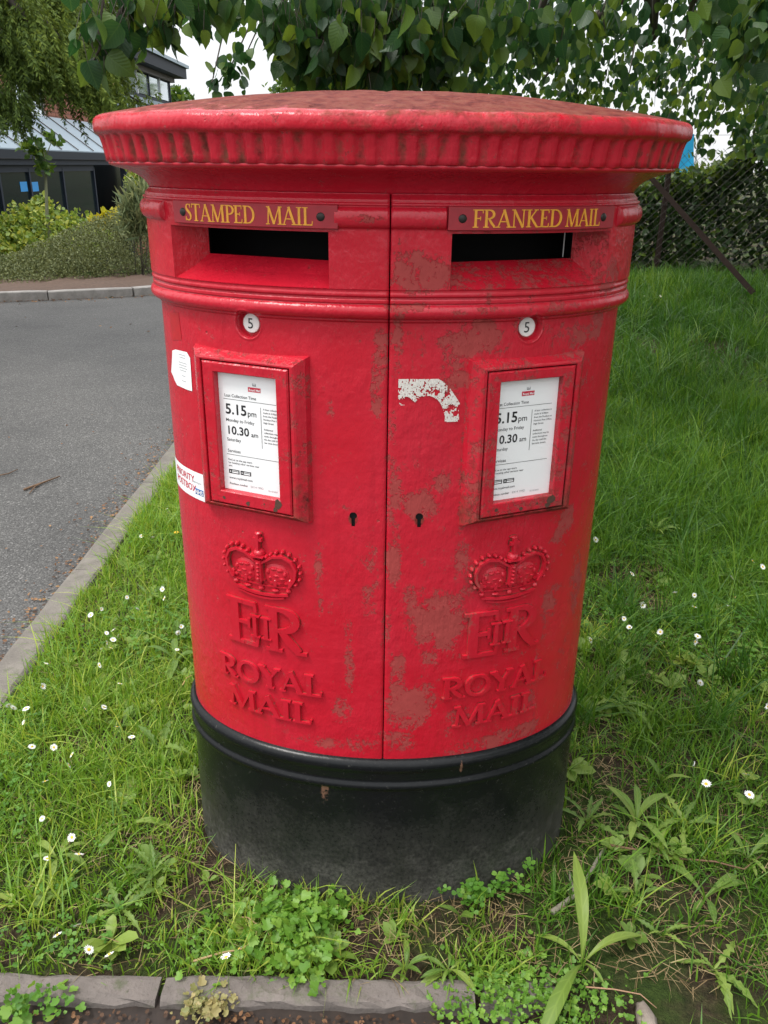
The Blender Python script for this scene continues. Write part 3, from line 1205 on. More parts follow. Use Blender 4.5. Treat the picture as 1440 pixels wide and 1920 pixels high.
def ring_frame(mb, outer, inner, d_bot, d_out, d_in, fn, ch=.004):
    """picture-frame block: outer/inner = (u0,u1,v0,v1)"""
    def rect(r, g=0.):
        u0, u1, v0, v1 = r
        return [(u0 + g, v0 + g), (u1 - g, v0 + g), (u1 - g, v1 - g), (u0 + g, v1 - g)]
    loops = [(rect(outer), d_bot), (rect(outer), d_out - ch), (rect(outer, ch), d_out), (rect(inner, -.0015), d_out), (rect(inner), d_out - .0015), (rect(inner), d_in)]
    V, F = [], []
    for r, d in loops:
        V += [fn(u, v, d) for u, v in r]
    for i in range(len(loops) - 1):
        for k in range(4):
            a, b = i * 4 + k, i * 4 + (k + 1) % 4
            F.append((a, b, b + 4, a + 4))
    mb.add(V, F)


def notice(sign, dr):
    # plane of the holder: the chord of the oval between its edges
    pa, pb = wrap(sign * sx(.317), 0, 0)[:2], wrap(sign * sx(.124), 0, 0)[:2]
    l, r = (pa, pb) if sign < 0 else (pb, pa)
    U = np.array([*(r - l), 0])
    wd = np.linalg.norm(U)
    U /= wd
    Nn = np.array([U[1], -U[0], 0])
    org = np.array([*((l + r) / 2), .9825])
    fn = box_fn(org, U, Nn)
    h = .1415
    w2 = wd / 2
    mb = MB()
    # cast surround with a sloping outer face
    o_, t_ = (-w2 - .002, w2 + .002, -h, h), (-w2 + .013, w2 - .013, -h + .012, h - .012)
    q = lambda r_: [(r_[0], r_[2]), (r_[1], r_[2]), (r_[1], r_[3]), (r_[0], r_[3])]
    inn = (-.083, .083, -.1265, .1235)
    loops = [(q(o_), -.012), (q(o_), .0), (q((o_[0] + .003, o_[1] - .003, o_[2] + .003, o_[3] - .003)), .012), (q(t_), .0245), (q((t_[0] + .003, t_[1] - .003, t_[2] + .003, t_[3] - .003)), .0262),
             (q((inn[0] - .001, inn[1] + .001, inn[2] - .001, inn[3] + .001)), .0262), (q(inn), .025), (q(inn), .010)]
    V, F = [], []
    for r_, d in loops:
        V += [fn(u, v, d) for u, v in r_]
    for i in range(len(loops) - 1):
        for k in range(4):
            a, b = i * 4 + k, i * 4 + (k + 1) % 4
            F.append((a, b, b + 4, a + 4))
    mb.add(V, F)
    cs = mb.build('notice_surround', RED, dr)
    cs2 = cs
    set_attr(cs, 'grime', lambda c: .62 if c[2] < .9825 - h + .02 else .12)
    set_attr(cs, 'wear', lambda c: (.42 if sign > 0 else .28))
    # hinged inner frame
    f = MB()
    fo = (-.0805, .0805, -.1245, .1215)
    fi = (-.058, .058, -.101, .1045)
    ring_frame(f, fo, fi, .008, .0268, .0135, fn, .0025)
    fr = f.build('notice_frame', RED, cs)
    set_attr(fr, 'grime', lambda c: .36 if c[2] < .9825 - .09 else .12)
    set_attr(fr, 'wear', lambda c: (.40 if sign > 0 else .2))
    # rusty fixings in the lower rail
    rb = MB()
    for (u, v, s_) in ((-.052, -.113, .0036), (-.004, -.1165, .0045), (.055, -.108, .0095), (.049, -.119, .0055), (.028, -.112, .002)):
        k = random.random() * 6
        vs = [fn(u + s_ * math.cos(k + a) * random.uniform(.6, 1.1), v + s_ * math.sin(k + a) * random.uniform(.6, 1.15), .0272) for a in np.linspace(0, 2 * math.pi, 9)[:-1]]
        rb = MB()
        rb.add(vs, [tuple(range(8))])
        rb.build('rust_spot', RUST, fr)
    # printed sheet
    p = MB()
    shift = .0035 if sign < 0 else -.0065
    p.box(fi[0] - .002, fi[1] + .002, fi[2] - .002, fi[3] + .002, .0085, .0138, fn)
    sh = p.build('notice_sheet', PAPER, cs)
    pw, ph = .116, .2055
    uu = lambda a: fi[0] + shift + a * pw
    vv = lambda b: fi[3] - b * ph
    lim0, lim1 = fi[0] - .001, fi[1] + .001
    ink, gry, redm, blk, wht = MB(), MB(), MB(), MB(), MB()
    dz = .0138

    def t(mb_, s_, a, b, size, bold=0., d_=.0003):
        x0, y0 = uu(a), vv(b)
        V, F = text_mb(s_, size, lambda x, y, d: (x0 + x, y0 + y, d), bold=bold, depth=d_)
        V = [fn(min(max(x, lim0), lim1), y, dz + d) for x, y, d in V]
        mb_.add(V, F)

    def rule(mb_, a0, a1, b0, b1, d_=.0003):
        mb_.add([fn(max(uu(a0), lim0), vv(b1), dz + d_), fn(uu(a1), vv(b1), dz + d_), fn(uu(a1), vv(b0), dz + d_), fn(max(uu(a0), lim0), vv(b0), dz + d_)], [(0, 1, 2, 3)])

    rule(redm, .46, .665, .105, .142)
    t(wht, 'Royal Mail', .475, .134, .0052, .00008, .0006)
    for a in (.535, .56, .585):
        rule(gry, a, a + .009, .072, .094)
    rule(gry, .535, .594, .085, .094, .0004)
    t(ink, 'Last Collection Time', .06, .205, .0072, .00005)
    rule(ink, .04, .97, .222, .2255)
    t(ink, '5.15', .06, .345, .0245, .0005)
    t(ink, 'pm', .43, .345, .0140, .0001)
    t(ink, 'Monday to Friday', .06, .41, .0078, .00005)
    t(ink, '10.30', .06, .515, .0200, .0004)
    t(ink, 'am', .475, .515, .0115, .0001)
    t(ink, 'Saturday', .06, .575, .0078, .00005)
    t(ink, 'Services', .06, .672, .0078, .00005)
    rule(ink, .04, .97, .69, .6935)
    rule(ink, .648, .655, .26, .60)
    for i, s_ in enumerate(('A later collection is', 'made at 6.00pm', 'from the Postbox at', 'Honiton Post Office,', 'High Street', '', 'Additional', 'collections may be', 'made throughout', 'the day until the', 'last time shown.')):
        t(ink, s_, .69, .278 + i * .0275, .0042, .00003)
    for i, s_ in enumerate(('Find us on the app store', 'for locating other services near', 'you')):
        t(ink, s_, .06, .745 + i * .026, .0048, .00003)
    for a in (.06, .26):
        rule(blk, a, a + .18, .822, .858)
        rule(wht, a + .055, a + .165, .829, .834, .0006)
        rule(wht, a + .055, a + .165, .840, .851, .0006)
        x0, y0 = uu(a + .028), vv(.840)
        wht.add([fn(x0 + .0016 * math.cos(k), y0 + .0022 * math.sin(k), dz + .0006) for k in (0, 2.1, 4.2)], [(0, 1, 2)])
    t(ink, 'www.royalmail.com', .06, .905, .0058, .00004)
    t(ink, 'Postbox number', .06, .957, .0054, .00004)
    t(gry, 'EX14 199D', .42, .957, .0054)
    t(gry, '02/10/2023', .72, .965, .0040)
    for mb_, nm, mt in ((ink, 'print', INK), (gry, 'print', GREYINK), (redm, 'print', REDINK), (blk, 'print', INK), (wht, 'print', PAPER)):
        kind(mb_.build(nm, mt, sh), 'stuff')


RUST = simple('rust', (.075, .035, .022), .9, var=.5, scale=200)
dl, discl, fl_ = door(-1, 'left door with the stamped mail slot')
drr, discr, fr_ = door(1, 'right door with the franked mail slot and faded patches')
for dsc, fn_ in ((discl, fl_), (discr, fr_)):
    V, F = text_mb('5', .0235, lambda x, y, d: fn_(x - .0066, y - .0082, d), depth=-.0074)
    mesh('numeral', V, F, INK, dsc)
for sg, d_ in ((-1, dl), (1, drr)):
    aperture(sg, d_)
    crown(sg, d_)
    cipher(sg, d_)
    relief_words(sg, d_)
    notice(sg, d_)


def sp(px, py):
    return sz(px, py, .021)[0]


name_plate(-1, dl, [('STAMPED', sp(344, 398), sp(474, 405), 1.3178, .0248), ('MAIL', sp(495, 402), sp(584, 408), 1.3178, .0248)], (sp(322, 385), sp(631, 405)))
name_plate(1, drr, [('FRANKED', sp(888, 415), sp(1057, 418), 1.3178, .0248), ('MAIL', sp(1064, 418), sp(1127, 420), 1.3178, .0248)], (sp(843, 410), sp(1152, 420)))

# rear shell
su = np.linspace(SD - .002, PER - SD + .002, 90)
zu = np.unique(np.concatenate([np.arange(ZB, 1.17, .05), np.arange(1.17, ZT, .002), [ZT]]))
S, Z = np.meshgrid(su, zu)
rzz = np.abs(Z - 1.3295) / .0145
P = wrap(S, Z, profile(Z) + roll(rzz, .009) * (rzz < 1))
idx = np.arange(S.size).reshape(S.shape)
F = np.stack([idx[:-1, :-1], idx[:-1, 1:], idx[1:, 1:], idx[1:, :-1]], -1).reshape(-1, 4)
np_mesh('rear_body', P.reshape(-1, 3), F, RED, BOX, True, {'wear': np.full(S.size, .12), 'grime': np.full(S.size, .2)})
# black backing sheet: shade painted in so the seam reads dark
su = np.linspace(-PER / 2, PER / 2, 80)
zu = np.array([ZB, .8, 1.2])
S, Z = np.meshgrid(su, zu)
P = wrap(S, Z, -.04)
idx = np.arange(S.size).reshape(S.shape)
F = np.stack([idx[:-1, :-1], idx[:-1, 1:], idx[1:, 1:], idx[1:, :-1]], -1).reshape(-1, 4)
np_mesh('shade_backing', P.reshape(-1, 3), F, VOID, BOX, True)

# plinth
pp = [(-.12, .010), (.0, .010), (.10, .0095), (.20, .009), (.288, .009), (.292, .0095), (.2955, .0125), (.299, .0142), (.303, .0142), (.307, .0125), (.310, .0095), (.3125, .0085),
      (.316, .0085), (.320, .0095), (.330, .0098), (.335, .0110), (.339, .0132), (.345, .0140), (.351, .0132), (.356, .010), (.3595, .005), (.361, .0005), (.361, -.01)]
su = np.linspace(-PER / 2, PER / 2, 241)
S, Z = np.meshgrid(su, [z for z, _ in pp])
Of = np.broadcast_to(np.array([o for _, o in pp])[:, None], S.shape)
P = wrap(S, Z, Of)
idx = np.arange(S.size).reshape(S.shape)
F = np.stack([idx[:-1, :-1], idx[:-1, 1:], idx[1:, 1:], idx[1:, :-1]], -1).reshape(-1, 4)
gr = np.zeros(S.size)
for (px, py, r) in ((607, 1480, .012), (503, 1485, .006), (865, 1438, .006)):
    s0, z0 = sz(px, py, .01)
    gr = np.maximum(gr, .75 * np.exp(-(((S.ravel() - s0) / r) ** 2 + ((Z.ravel() - z0) / .02) ** 2)))
np_mesh('plinth', P.reshape(-1, 3), F, BLACK, BOX, True, {'grime': gr})

# cove under the cap
cv = [(.000, 1.360), (.0045, 1.3622), (.0060, 1.3650), (.0085, 1.3690), (.0135, 1.3745), (.0210, 1.3800), (.0310, 1.3850), (.0430, 1.3890), (.0560, 1.3925), (.0640, 1.3950), (.0655, 1.3985), (.060, 1.404)]
S, Z = np.meshgrid(su, [z for _, z in cv])
Of = np.broadcast_to(np.array([o for o, _ in cv])[:, None], S.shape)
P = wrap(S, Z, Of)
idx = np.arange(S.size).reshape(S.shape)
F = np.stack([idx[:-1, :-1], idx[:-1, 1:], idx[1:, 1:], idx[1:, :-1]], -1).reshape(-1, 4)
np_mesh('cove', P.reshape(-1, 3), F, RED, BOX, True, {'wear': np.full(S.size, .1), 'grime': np.full(S.size, .14)})

# fluted cap with a low dome
NF, PC = 84, 12
ncol = NF * PC
su = np.linspace(-PER / 2, PER / 2, ncol + 1)
ph = (np.arange(ncol + 1) % PC) / PC
scal = np.clip(1 - ((ph - .5) / .33) ** 2, 0, 1)        # concave flute, the fillet between stays flat
rows = [(.058, 1.4005, 0), (.0662, 1.3996, .55), (.0695, 1.4008, .9), (.0700, 1.408, 1), (.0712, 1.414, 1), (.0722, 1.420, 1), (.0734, 1.426, 1), (.0748, 1.431, .97), (.0758, 1.4345, .8),
        (.0768, 1.4370, .4), (.0780, 1.4388, 0), (.0795, 1.4400, 0), (.0822, 1.4415, 0), (.0836, 1.4440, 0), (.0842, 1.4480, 0), (.0842, 1.4530, 0), (.0836, 1.4575, 0), (.0818, 1.4612, 0), (.0785, 1.4642, 0), (.0740, 1.4662, 0)]
S, Z = np.meshgrid(su, [r[1] for r in rows])
k_ = np.array([r[2] for r in rows])[:, None]
wob = .0007 * np.sin(su * 41) + .0005 * np.sin(su * 97 + 1)
cut = k_ * scal[None]
Of = np.array([r[0] for r in rows])[:, None] - .0048 * cut + wob[None]
P = wrap(S, Z + wob[None] * .7, Of)
gv = np.stack([np.clip(.22 + .52 * cut[i] * (.75 + .5 * np.sin(su * 13 + 2) * np.sin(su * 5.3)) + (.14 if 9 <= i <= 12 else 0) + (.30 if i >= 17 else .13 if i > 12 else 0), 0, .85) for i in range(len(rows))])
gv += .13 * np.sin(su * 7 + .6)[None] * (np.arange(len(rows)) > 11)[:, None]
rim = P[-1]
V = [P.reshape(-1, 3)]
G_ = [gv.ravel()]
fr = np.array([.985, .965, .93, .88, .82, .74, .64, .52, .38, .22, .06])
for q in fr:
    ring = rim.copy()
    ring[:, :2] *= q
    ring[:, 2] = 1.4662 + .042 * (1 - q ** 2.2) + wob * 1.2
    V.append(ring)
    G_.append(np.full(ncol + 1, .74 + .22 * min(1, (1 - q) * 6)) + .14 * np.sin(su * 4 + 1.))
V = np.concatenate(V)
nr = len(rows) + len(fr)
idx = np.arange(nr * (ncol + 1)).reshape(nr, ncol + 1)
F = np.stack([idx[:-1, :-1], idx[:-1, 1:], idx[1:, 1:], idx[1:, :-1]], -1).reshape(-1, 4)
np_mesh('fluted_cap', V, F, RED, BOX, True, {'wear': np.full(len(V), .14), 'grime': np.concatenate(G_)})


# stickers on the left side and the torn label by the seam
def sheet_on(name, outline, off, mat, parent, label=None, ns=10):
    """thin sheet following the oval; outline [(s,z)] filled by rows"""
    pts = np.array(outline)
    mb = MB()
    c = pts.mean(0)
    n = len(pts)
    V = [wrap(*(c), off)]
    rings = 4
    for r in range(1, rings + 1):
        for p in pts:
            q = c + (p - c) * r / rings
            V.append(wrap(q[0], q[1], off))
    F = [(0, 1 + k, 1 + (k + 1) % n) for k in range(n)]
    for r in range(rings - 1):
        for k in range(n):
            a, b = 1 + r * n + k, 1 + r * n + (k + 1) % n
            F.append((a, a + n, b + n, b))
    mb.add([tuple(v) for v in V], F)
    o = mb.build(name, mat, parent, True)
    if label:
        o['label'] = label
    return o


def pxo(lst):
    out = []
    for i in range(len(lst)):
        a, b = np.array(lst[i], float), np.array(lst[(i + 1) % len(lst)], float)
        for t_ in np.linspace(0, 1, 5)[:-1]:
            q = a + (b - a) * t_
            out.append(sz(*q))
    return out


s1 = sheet_on('paper_label', pxo([(325, 657), (331, 655), (352, 660), (358, 671), (362, 733), (354, 731), (334, 722), (329, 712), (327, 706), (323, 697), (324, 680)]), .0018, PAPER, dl, 'small white paper label with rubbed edges')
sA, zA = sz(345, 690)
lt = MB()
for i, wln in enumerate((.022, .018, 0, .026, .024, .026, .02, 0, .012, 0, .014)):
    if wln:
        z_ = zA + .022 - i * .0045
        lt.add([curved(sA - wln / 2, z_, .0022), curved(sA + wln / 2, z_, .0022), curved(sA + wln / 2, z_ + .0009, .0022), curved(sA - wln / 2, z_ + .0009, .0022)], [(0, 1, 2, 3)])
lt.build('print', GREYINK, s1)
sR, sL2 = sz(384, 905)[0], sz(384, 905)[0] - .145
zc_ = .866
s2 = sheet_on('white_sticker', [(sL2 + (sR - sL2) * t_, zc_ - .0265) for t_ in np.linspace(0, 1, 12)] + [(sR + .000, zc_ - .01), (sR, zc_ + .01)] + [(sR + (sL2 - sR) * t_, zc_ + .0255) for t_ in np.linspace(0, 1, 12)] + [(sL2, zc_)],
              .0018, PAPER, dl, 'white sticker with red and blue print wrapping round the side')
lt, lb, lg = MB(), MB(), MB()
for s_, z_ in (('PRIORITY', .004), ('POSTBOX', -.014)):
    lt.add(*text_mb(s_, .0185, lambda x, y, d: curved(sR - .107 + x, zc_ + z_ + y, .0018 + d), bold=.0001, depth=.0005))
lt.build('print', REDINK, s2)
lg.add(*text_mb('supporting the', .0052, lambda x, y, d: curved(sR - .034 + x * .85, zc_ + .0045 + y, .0018 + d), depth=.0005))
lg.build('print', GREYINK, s2)
lb.box(-.013, .0115, -.0055, .0055, .0015, .0023, lambda u, v, d: curved(sR - .0155 + u, zc_ - .0115 + v, d))
nhs = lb.build('print', BLUEINK, s2)
lw = MB()
lw.add(*text_mb('NHS', .0115, lambda x, y, d: curved(sR - .0275 + x, zc_ - .0155 + y, .0018 + d), bold=.0003, depth=.0009))
lw.build('print', PAPER, s2)
# darker unfaded mark above the paper label
DKRED = simple('unfaded_red', (.42, .006, .012), .4, var=.3, scale=80)
sheet_on('unfaded_mark', pxo([(319, 586), (336, 586), (342, 637), (325, 638)]), .0015, DKRED, dl, 'darker patch of unfaded red paint')

# torn label: what is left of it, in flakes
cell = .0010
sN = [sz(747, 712), sz(856, 785)]
s_0, s_1, z_1, z_0 = sN[0][0], sN[1][0] + .004, sN[0][1] + .003, sN[1][1] - .004
gu = np.arange(s_0, s_1, cell)
gv_ = np.arange(z_0, z_1, cell)
U_, V_ = np.meshgrid(gu, gv_)
a_ = (U_ - s_0) / (s_1 - s_0)
b_ = (z_1 - V_) / (z_1 - z_0)
body = (b_ > .02 + np.clip(a_ - .60, 0, 1) ** 1.6 * 2.6) & ~((a_ - .46) ** 2 / .085 + (b_ - .95) ** 2 / .30 < 1) & (a_ < .99 - .08 * (b_ < .35)) & ~((b_ > .62) & (a_ < .12))
body &= ~((b_ > .42) & (a_ > .10) & (a_ < .62) & ((a_ - .1) * 1.2 + .35 < b_))
def vnoise(shape, step, r):
    g = r.random((shape[0] // step + 3, shape[1] // step + 3))
    yi, xi = np.arange(shape[0]) / step, np.arange(shape[1]) / step
    y0, x0 = yi.astype(int), xi.astype(int)
    fy, fx = (yi - y0)[:, None], (xi - x0)[None]
    fy, fx = fy * fy * (3 - 2 * fy), fx * fx * (3 - 2 * fx)
    q = lambda dy, dx: g[(y0 + dy)[:, None], (x0 + dx)[None]]
    return (q(0, 0) * (1 - fx) + q(0, 1) * fx) * (1 - fy) + (q(1, 0) * (1 - fx) + q(1, 1) * fx) * fy


nz = vnoise(U_.shape, 11, rng) * .5 + vnoise(U_.shape, 5, rng) * .35 + vnoise(U_.shape, 2, rng) * .35
body &= nz > .49 - .06 * (b_ < .25)
body &= vnoise(U_.shape, 2, rng) > .17
jj = np.argwhere(body)
V, F = [], []
for (i, j) in jj:
    n = len(V)
    u, v = gu[j], gv_[i]
    V += [curved(u + a, v + b, .0022 + .0012 * nz[i, j]) for a, b in ((0, 0), (cell, 0), (cell, cell), (0, cell))]
    F.append((n, n + 1, n + 2, n + 3))
TORN = simple('torn_paper', (.66, .63, .58), .8, var=.35, scale=350)
t_o = mesh('torn_label', V, F, TORN, drr)
t_o['label'] = 'ragged white remains of a torn label'

# ------------------------------------------------------------------ building beyond the road
CLAD = simple('grey_blue_metal', (.23, .30, .35), .42, metal=.25, var=.12, scale=3)
FRAME = simple('dark_blue_frame', (.018, .025, .04), .55, spec=.2)
GUTTER = simple('dark_gutter', (.020, .025, .034), .6, spec=.2)
PALEFRAME = simple('pale_window_frame', (.55, .58, .60), .5)
FASCIA = simple('brown_fascia', (.10, .085, .08), .6)
BRICK = simple('red_brick', (.26, .10, .065), .9, var=.35, scale=9)
MORTAR = simple('mortar', (.24, .20, .17), .95)
GLASS = simple('dark_glass', (.012, .019, .022), .08, spec=.2)
SKYGLASS = simple('bright_window_glass', (.62, .70, .74), .08, metal=.7)  # pale and metallic: the sky's reflection put into the colour
NOTEBLUE = simple('blue_notice', (.015, .25, .62), .5)

FXB = -6.02        # the glazed front runs along y
ZG, ZE = -.66, 1.42
BLD = thing('building', 'low office building with dark glazed front, blue grey metal roof and brick wall behind shrubs', 'building', (FXB, 14, ZG))


def wpart(mb, name, mat, par=BLD, smooth=False):
    o = mb.build(name, mat, None, smooth)
    o.parent = par
    if par is BLD:
        o.matrix_parent_inverse = Matrix.Translation((-FXB, -14, -ZG))
    return o


def y_at(px, py, x):
    d = ray(px, py)
    return EYE[1] + d[1] * (x - EYE[0]) / d[0]


yl = [y_at(px, 350, FXB) for px in (-150, -75, 0, 57, 120, 178)]
for a, b in zip(yl[:-1], yl[1:]):
    g = MB().box(FXB - .03, FXB - .015, a + .03, b - .03, ZG, ZE - .18)
    wpart(g, 'window_pane', GLASS)
for y in yl:
    wpart(MB().box(FXB - .06, FXB + .02, y - .03, y + .03, ZG, ZE - .14), 'mullion', FRAME)
wpart(MB().box(FXB - .06, FXB + .015, yl[0], yl[-1], ZE - .20, ZE - .08), 'transom', FRAME)
yC = yl[-1]
yD = y_at(238, 350, FXB)
# recessed entrance to the right of the corner post
wpart(MB().box(FXB - 1.15, FXB - 1.1, yC - .5, yD + 6, ZG, ZE - .05), 'entrance_wall', GLASS)
wpart(MB().box(FXB - .14, FXB - .125, yD + .08, yD + 6, ZG, ZE - .05), 'entrance_return', FRAME)
wpart(MB().box(FXB - .10, FXB + .03, yD - .06, yD + .06, ZG, ZE - .02), 'corner_post', FRAME)
wpart(MB().box(FXB - .12, FXB + .005, yD + .08, yD + 6, ZG, 2.2), 'side_wall', BRICK)
for k, px in enumerate((46, 67)):
    ya = y_at(px, 350, FXB)
    zc = float((EYE + ray(px, 350) * ((FXB - EYE[0]) / ray(px, 350)[0]))[2])
    q = wpart(MB().box(FXB - .012, FXB - .009, ya - .14, ya + .14, zc - .075, zc + .075), 'window_notice', NOTEBLUE)
wpart(MB().box(FXB - .05, FXB + .16, yl[0] - 2, yD + .3, ZE + .0, ZE + .13), 'gutter', GUTTER)
wpart(MB().box(FXB - .05, FXB + .10, yl[0] - 2, yD + .3, ZE - .09, ZE - .002), 'fascia_board', FRAME)
# lean-to roof of standing-seam sheets
RX, RZ = -.72, .62
yr = np.arange(yl[0] - 2, yD + .31, .85)
for a, b in zip(yr[:-1], yr[1:]):
    mb = MB()
    mb.add([(FXB + .12, a, ZE + .15), (FXB + .12, b, ZE + .15), (FXB + RX, b, ZE + .15 + RZ), (FXB + RX, a, ZE + .15 + RZ),
            (FXB + .12, a, ZE + .12), (FXB + .12, b, ZE + .12), (FXB + RX, b, ZE + .12 + RZ), (FXB + RX, a, ZE + .12 + RZ)],
           [(0, 1, 2, 3), (7, 6, 5, 4), (0, 4, 5, 1), (1, 5, 6, 2), (3, 2, 6, 7), (0, 3, 7, 4)])
    wpart(mb, 'roof_sheet', CLAD)
    mb = MB().tube([(FXB + .125, a, ZE + .165), (FXB + RX, a, ZE + .165 + RZ)], .011, 4)
    wpart(mb, 'roof_seam', FASCIA)
# brick upper wall, bricks laid proud of the mortar, with a window
BX = FXB + RX - .03
yb0, yb1 = yl[0] - 2, yD + 2.4
zb0, zb1 = ZE + .15 + RZ - .12, ZE + .15 + RZ + 1.45
wpart(MB().box(BX - .2, BX - .012, yb0, yb1, zb0, zb1), 'upper_wall', MORTAR)
wy0, wy1 = y_at(30, 180, BX), y_at(76, 180, BX)
wz0, wz1 = zb0 + .14, zb0 + .95
mb = MB()
r_ = 0
z = zb0
while z < zb1 - .07:
    y = yb0 + (.11 if r_ % 2 else 0)
    while y < yb1 - .2:
        if not (y + .21 > wy0 - .03 and y < wy1 + .03 and z + .065 > wz0 - .03 and z < wz1 + .03):
            mb.box(BX - .02, BX + random.uniform(-.001, .003), y, y + .205, z, z + .062)
        y += .216
    z += .073
    r_ += 1
kind(wpart(mb, 'brickwork', BRICK), 'stuff')
win = wpart(MB().box(BX - .01, BX + .012, wy0 - .05, wy1 + .05, wz0 - .05, wz0 - .004), 'window', PALEFRAME)
fr_o = wpart(MB().box(BX - .01, BX + .008, wy0 - .05, wy1 + .05, wz1 + .004, wz1 + .05), 'frame', PALEFRAME, win)
for y in (wy0 - .02, (wy0 + wy1) / 2, wy1 + .02):
    wpart(MB().box(BX - .01, BX + .008, y - .02, y + .02, wz0 + .0, wz1 - .0), 'frame', FRAME, win)
wpart(MB().box(BX - .008, BX - .004, wy0, wy1, wz0, wz1), 'pane', SKYGLASS, win)
# higher block with a clerestory strip and a deep eave
CXB = -7.35
sc_ = CXB - EYE[0]


def hit_x(px, py, x):
    d = ray(px, py)
    return EYE + d * ((x - EYE[0]) / d[0])


cA, cB = hit_x(150, 146, CXB), hit_x(320, 191, CXB)
zsill = hit_x(318, 190, CXB)[2]
zhead = hit_x(318, 157, CXB)[2]
ztop = hit_x(326, 150, CXB)[2]
y0c, y1c = cA[1] - 6, cB[1]
nW = 9
ys = np.linspace(y1c - nW * 1.28, y1c, nW + 1)
for a, b in zip(ys[:-1], ys[1:]):
    wpart(MB().box(CXB - .04, CXB - .02, a + .04, b - .04, zsill, zhead), 'window_pane', SKYGLASS)
for i, y in enumerate(ys):
    wpart(MB().box(CXB - .08, CXB + .02, y - .04, y + .04, zsill - .04, zhead + .04), 'window_frame', FRAME if i % 2 == 1 else PALEFRAME)
wpart(MB().box(CXB - .1, CXB + .06, ys[0], y1c + .15, zsill - .12, zsill - .042), 'window_sill', FRAME)
wpart(MB().box(CXB - 5, CXB - .11, ys[0], y1c + .1, -.6, zhead + .35), 'tower_block', FASCIA)
wpart(MB().box(CXB - 5, CXB + .10, ys[0], y1c + .35, zhead + .045, zhead + .19), 'eave_board', FASCIA)
wpart(MB().box(CXB - 5, CXB + .42, ys[0], y1c + .75, zhead + .195, zhead + .50), 'roof_edge', GUTTER)
wpart(MB().box(CXB - 5, CXB + .50, ys[0], y1c + .85, zhead + .505, zhead + .60), 'roof_capping', CLAD)
for k in range(5):
    wpart(MB().box(CXB - .08, CXB + .10 + .10 * k, ys[0], y1c + .15 + .1 * k, zsill - .27 - .22 * k, zsill - .13 - .22 * k), 'roof_sheet', CLAD)
wpart(MB().box(CXB - .06, CXB + .05, ys[0], y1c + .10, -.6, zsill - 1.30), 'lower_wall', BRICK)


# ------------------------------------------------------------------ foliage
LEAF_LIME_V, LEAF_LIME_F, LEAF_LIME_UV = [], [], []


def lime_leaf(n=7, cup=.10, droop=.16):
    """heart-shaped toothed leaf, length 1 along y, folded along the midrib"""
    prof = [0.0, .30, .43, .47, .44, .36, .22, .07, 0]
    ys_ = [-.10, -.04, .08, .24, .42, .60, .78, .92, 1.04]
    V, UV = [], []
    for i, (y, hw) in enumerate(zip(ys_, prof)):
        yc = max(y, 0.) if i < 2 else y
        zz = -droop * y * y
        tooth = .02 if i % 2 else -.01
        V += [(-hw - (tooth if hw else 0), y, zz + cup * hw * 1.3), (-hw * .5, (y + yc) / 2 + .02, zz + cup * hw * .35), (0, yc, zz), (hw * .5, (y + yc) / 2 + .02, zz + cup * hw * .35), (hw + (tooth if hw else 0), y, zz + cup * hw * 1.3)]
        UV += [(-hw, y), (-hw * .5, y), (0, yc), (hw * .5, y), (hw, y)]
    F = []
    for i in range(len(ys_) - 1):
        for k in range(4):
            a = i * 5 + k
            F.append((a, a + 1, a + 6, a + 5))
    return np.array(V), np.array(F), np.array(UV)


LV, LF, LUV = lime_leaf()
# cheap leaf: six triangles' worth, pointed oval with a fold
SV = np.array([(0, 0, 0), (.30, .22, .06), (.36, .50, .08), (.2, .8, .02), (0, 1, -.08), (-.2, .8, .02), (-.36, .50, .08), (-.30, .22, .06), (0, .5, -.02)])
SF = np.array([(0, 1, 2, 8), (8, 2, 3, 4), (8, 4, 5, 6), (0, 8, 6, 7)])
QV = np.array([(0, 0, 0), (.32, .45, .05), (0, 1, -.05), (-.32, .45, .05)])
QF = np.array([(0, 1, 2, 3)])


def hang_dirs(n, spread=.45):
    ax = np.stack([rng.normal(0, spread, n), rng.normal(0, spread, n), -np.ones(n)], 1)
    a = rng.uniform(0, 2 * math.pi, n)
    nr = np.stack([np.cos(a), np.sin(a) - .35, rng.normal(.35, .3, n)], 1)
    return ax, nr


def rand_dirs(n, upb=.3):
    ax = rng.normal(0, 1, (n, 3))
    ax[:, 2] += upb
    nr = rng.normal(0, 1, (n, 3))
    nr[:, 2] += .7
    return ax, nr


TR = thing('lime_tree', 'large lime tree whose leafy branches hang down over the red box', 'tree', (3.1, 2.9, gz(3.1, 2.9)))
TINV = Matrix.Translation(-Vector((3.1, 2.9, float(gz(3.1, 2.9)))))


def tpart(o):
    o.parent = TR
    o.matrix_parent_inverse = TINV
    return o


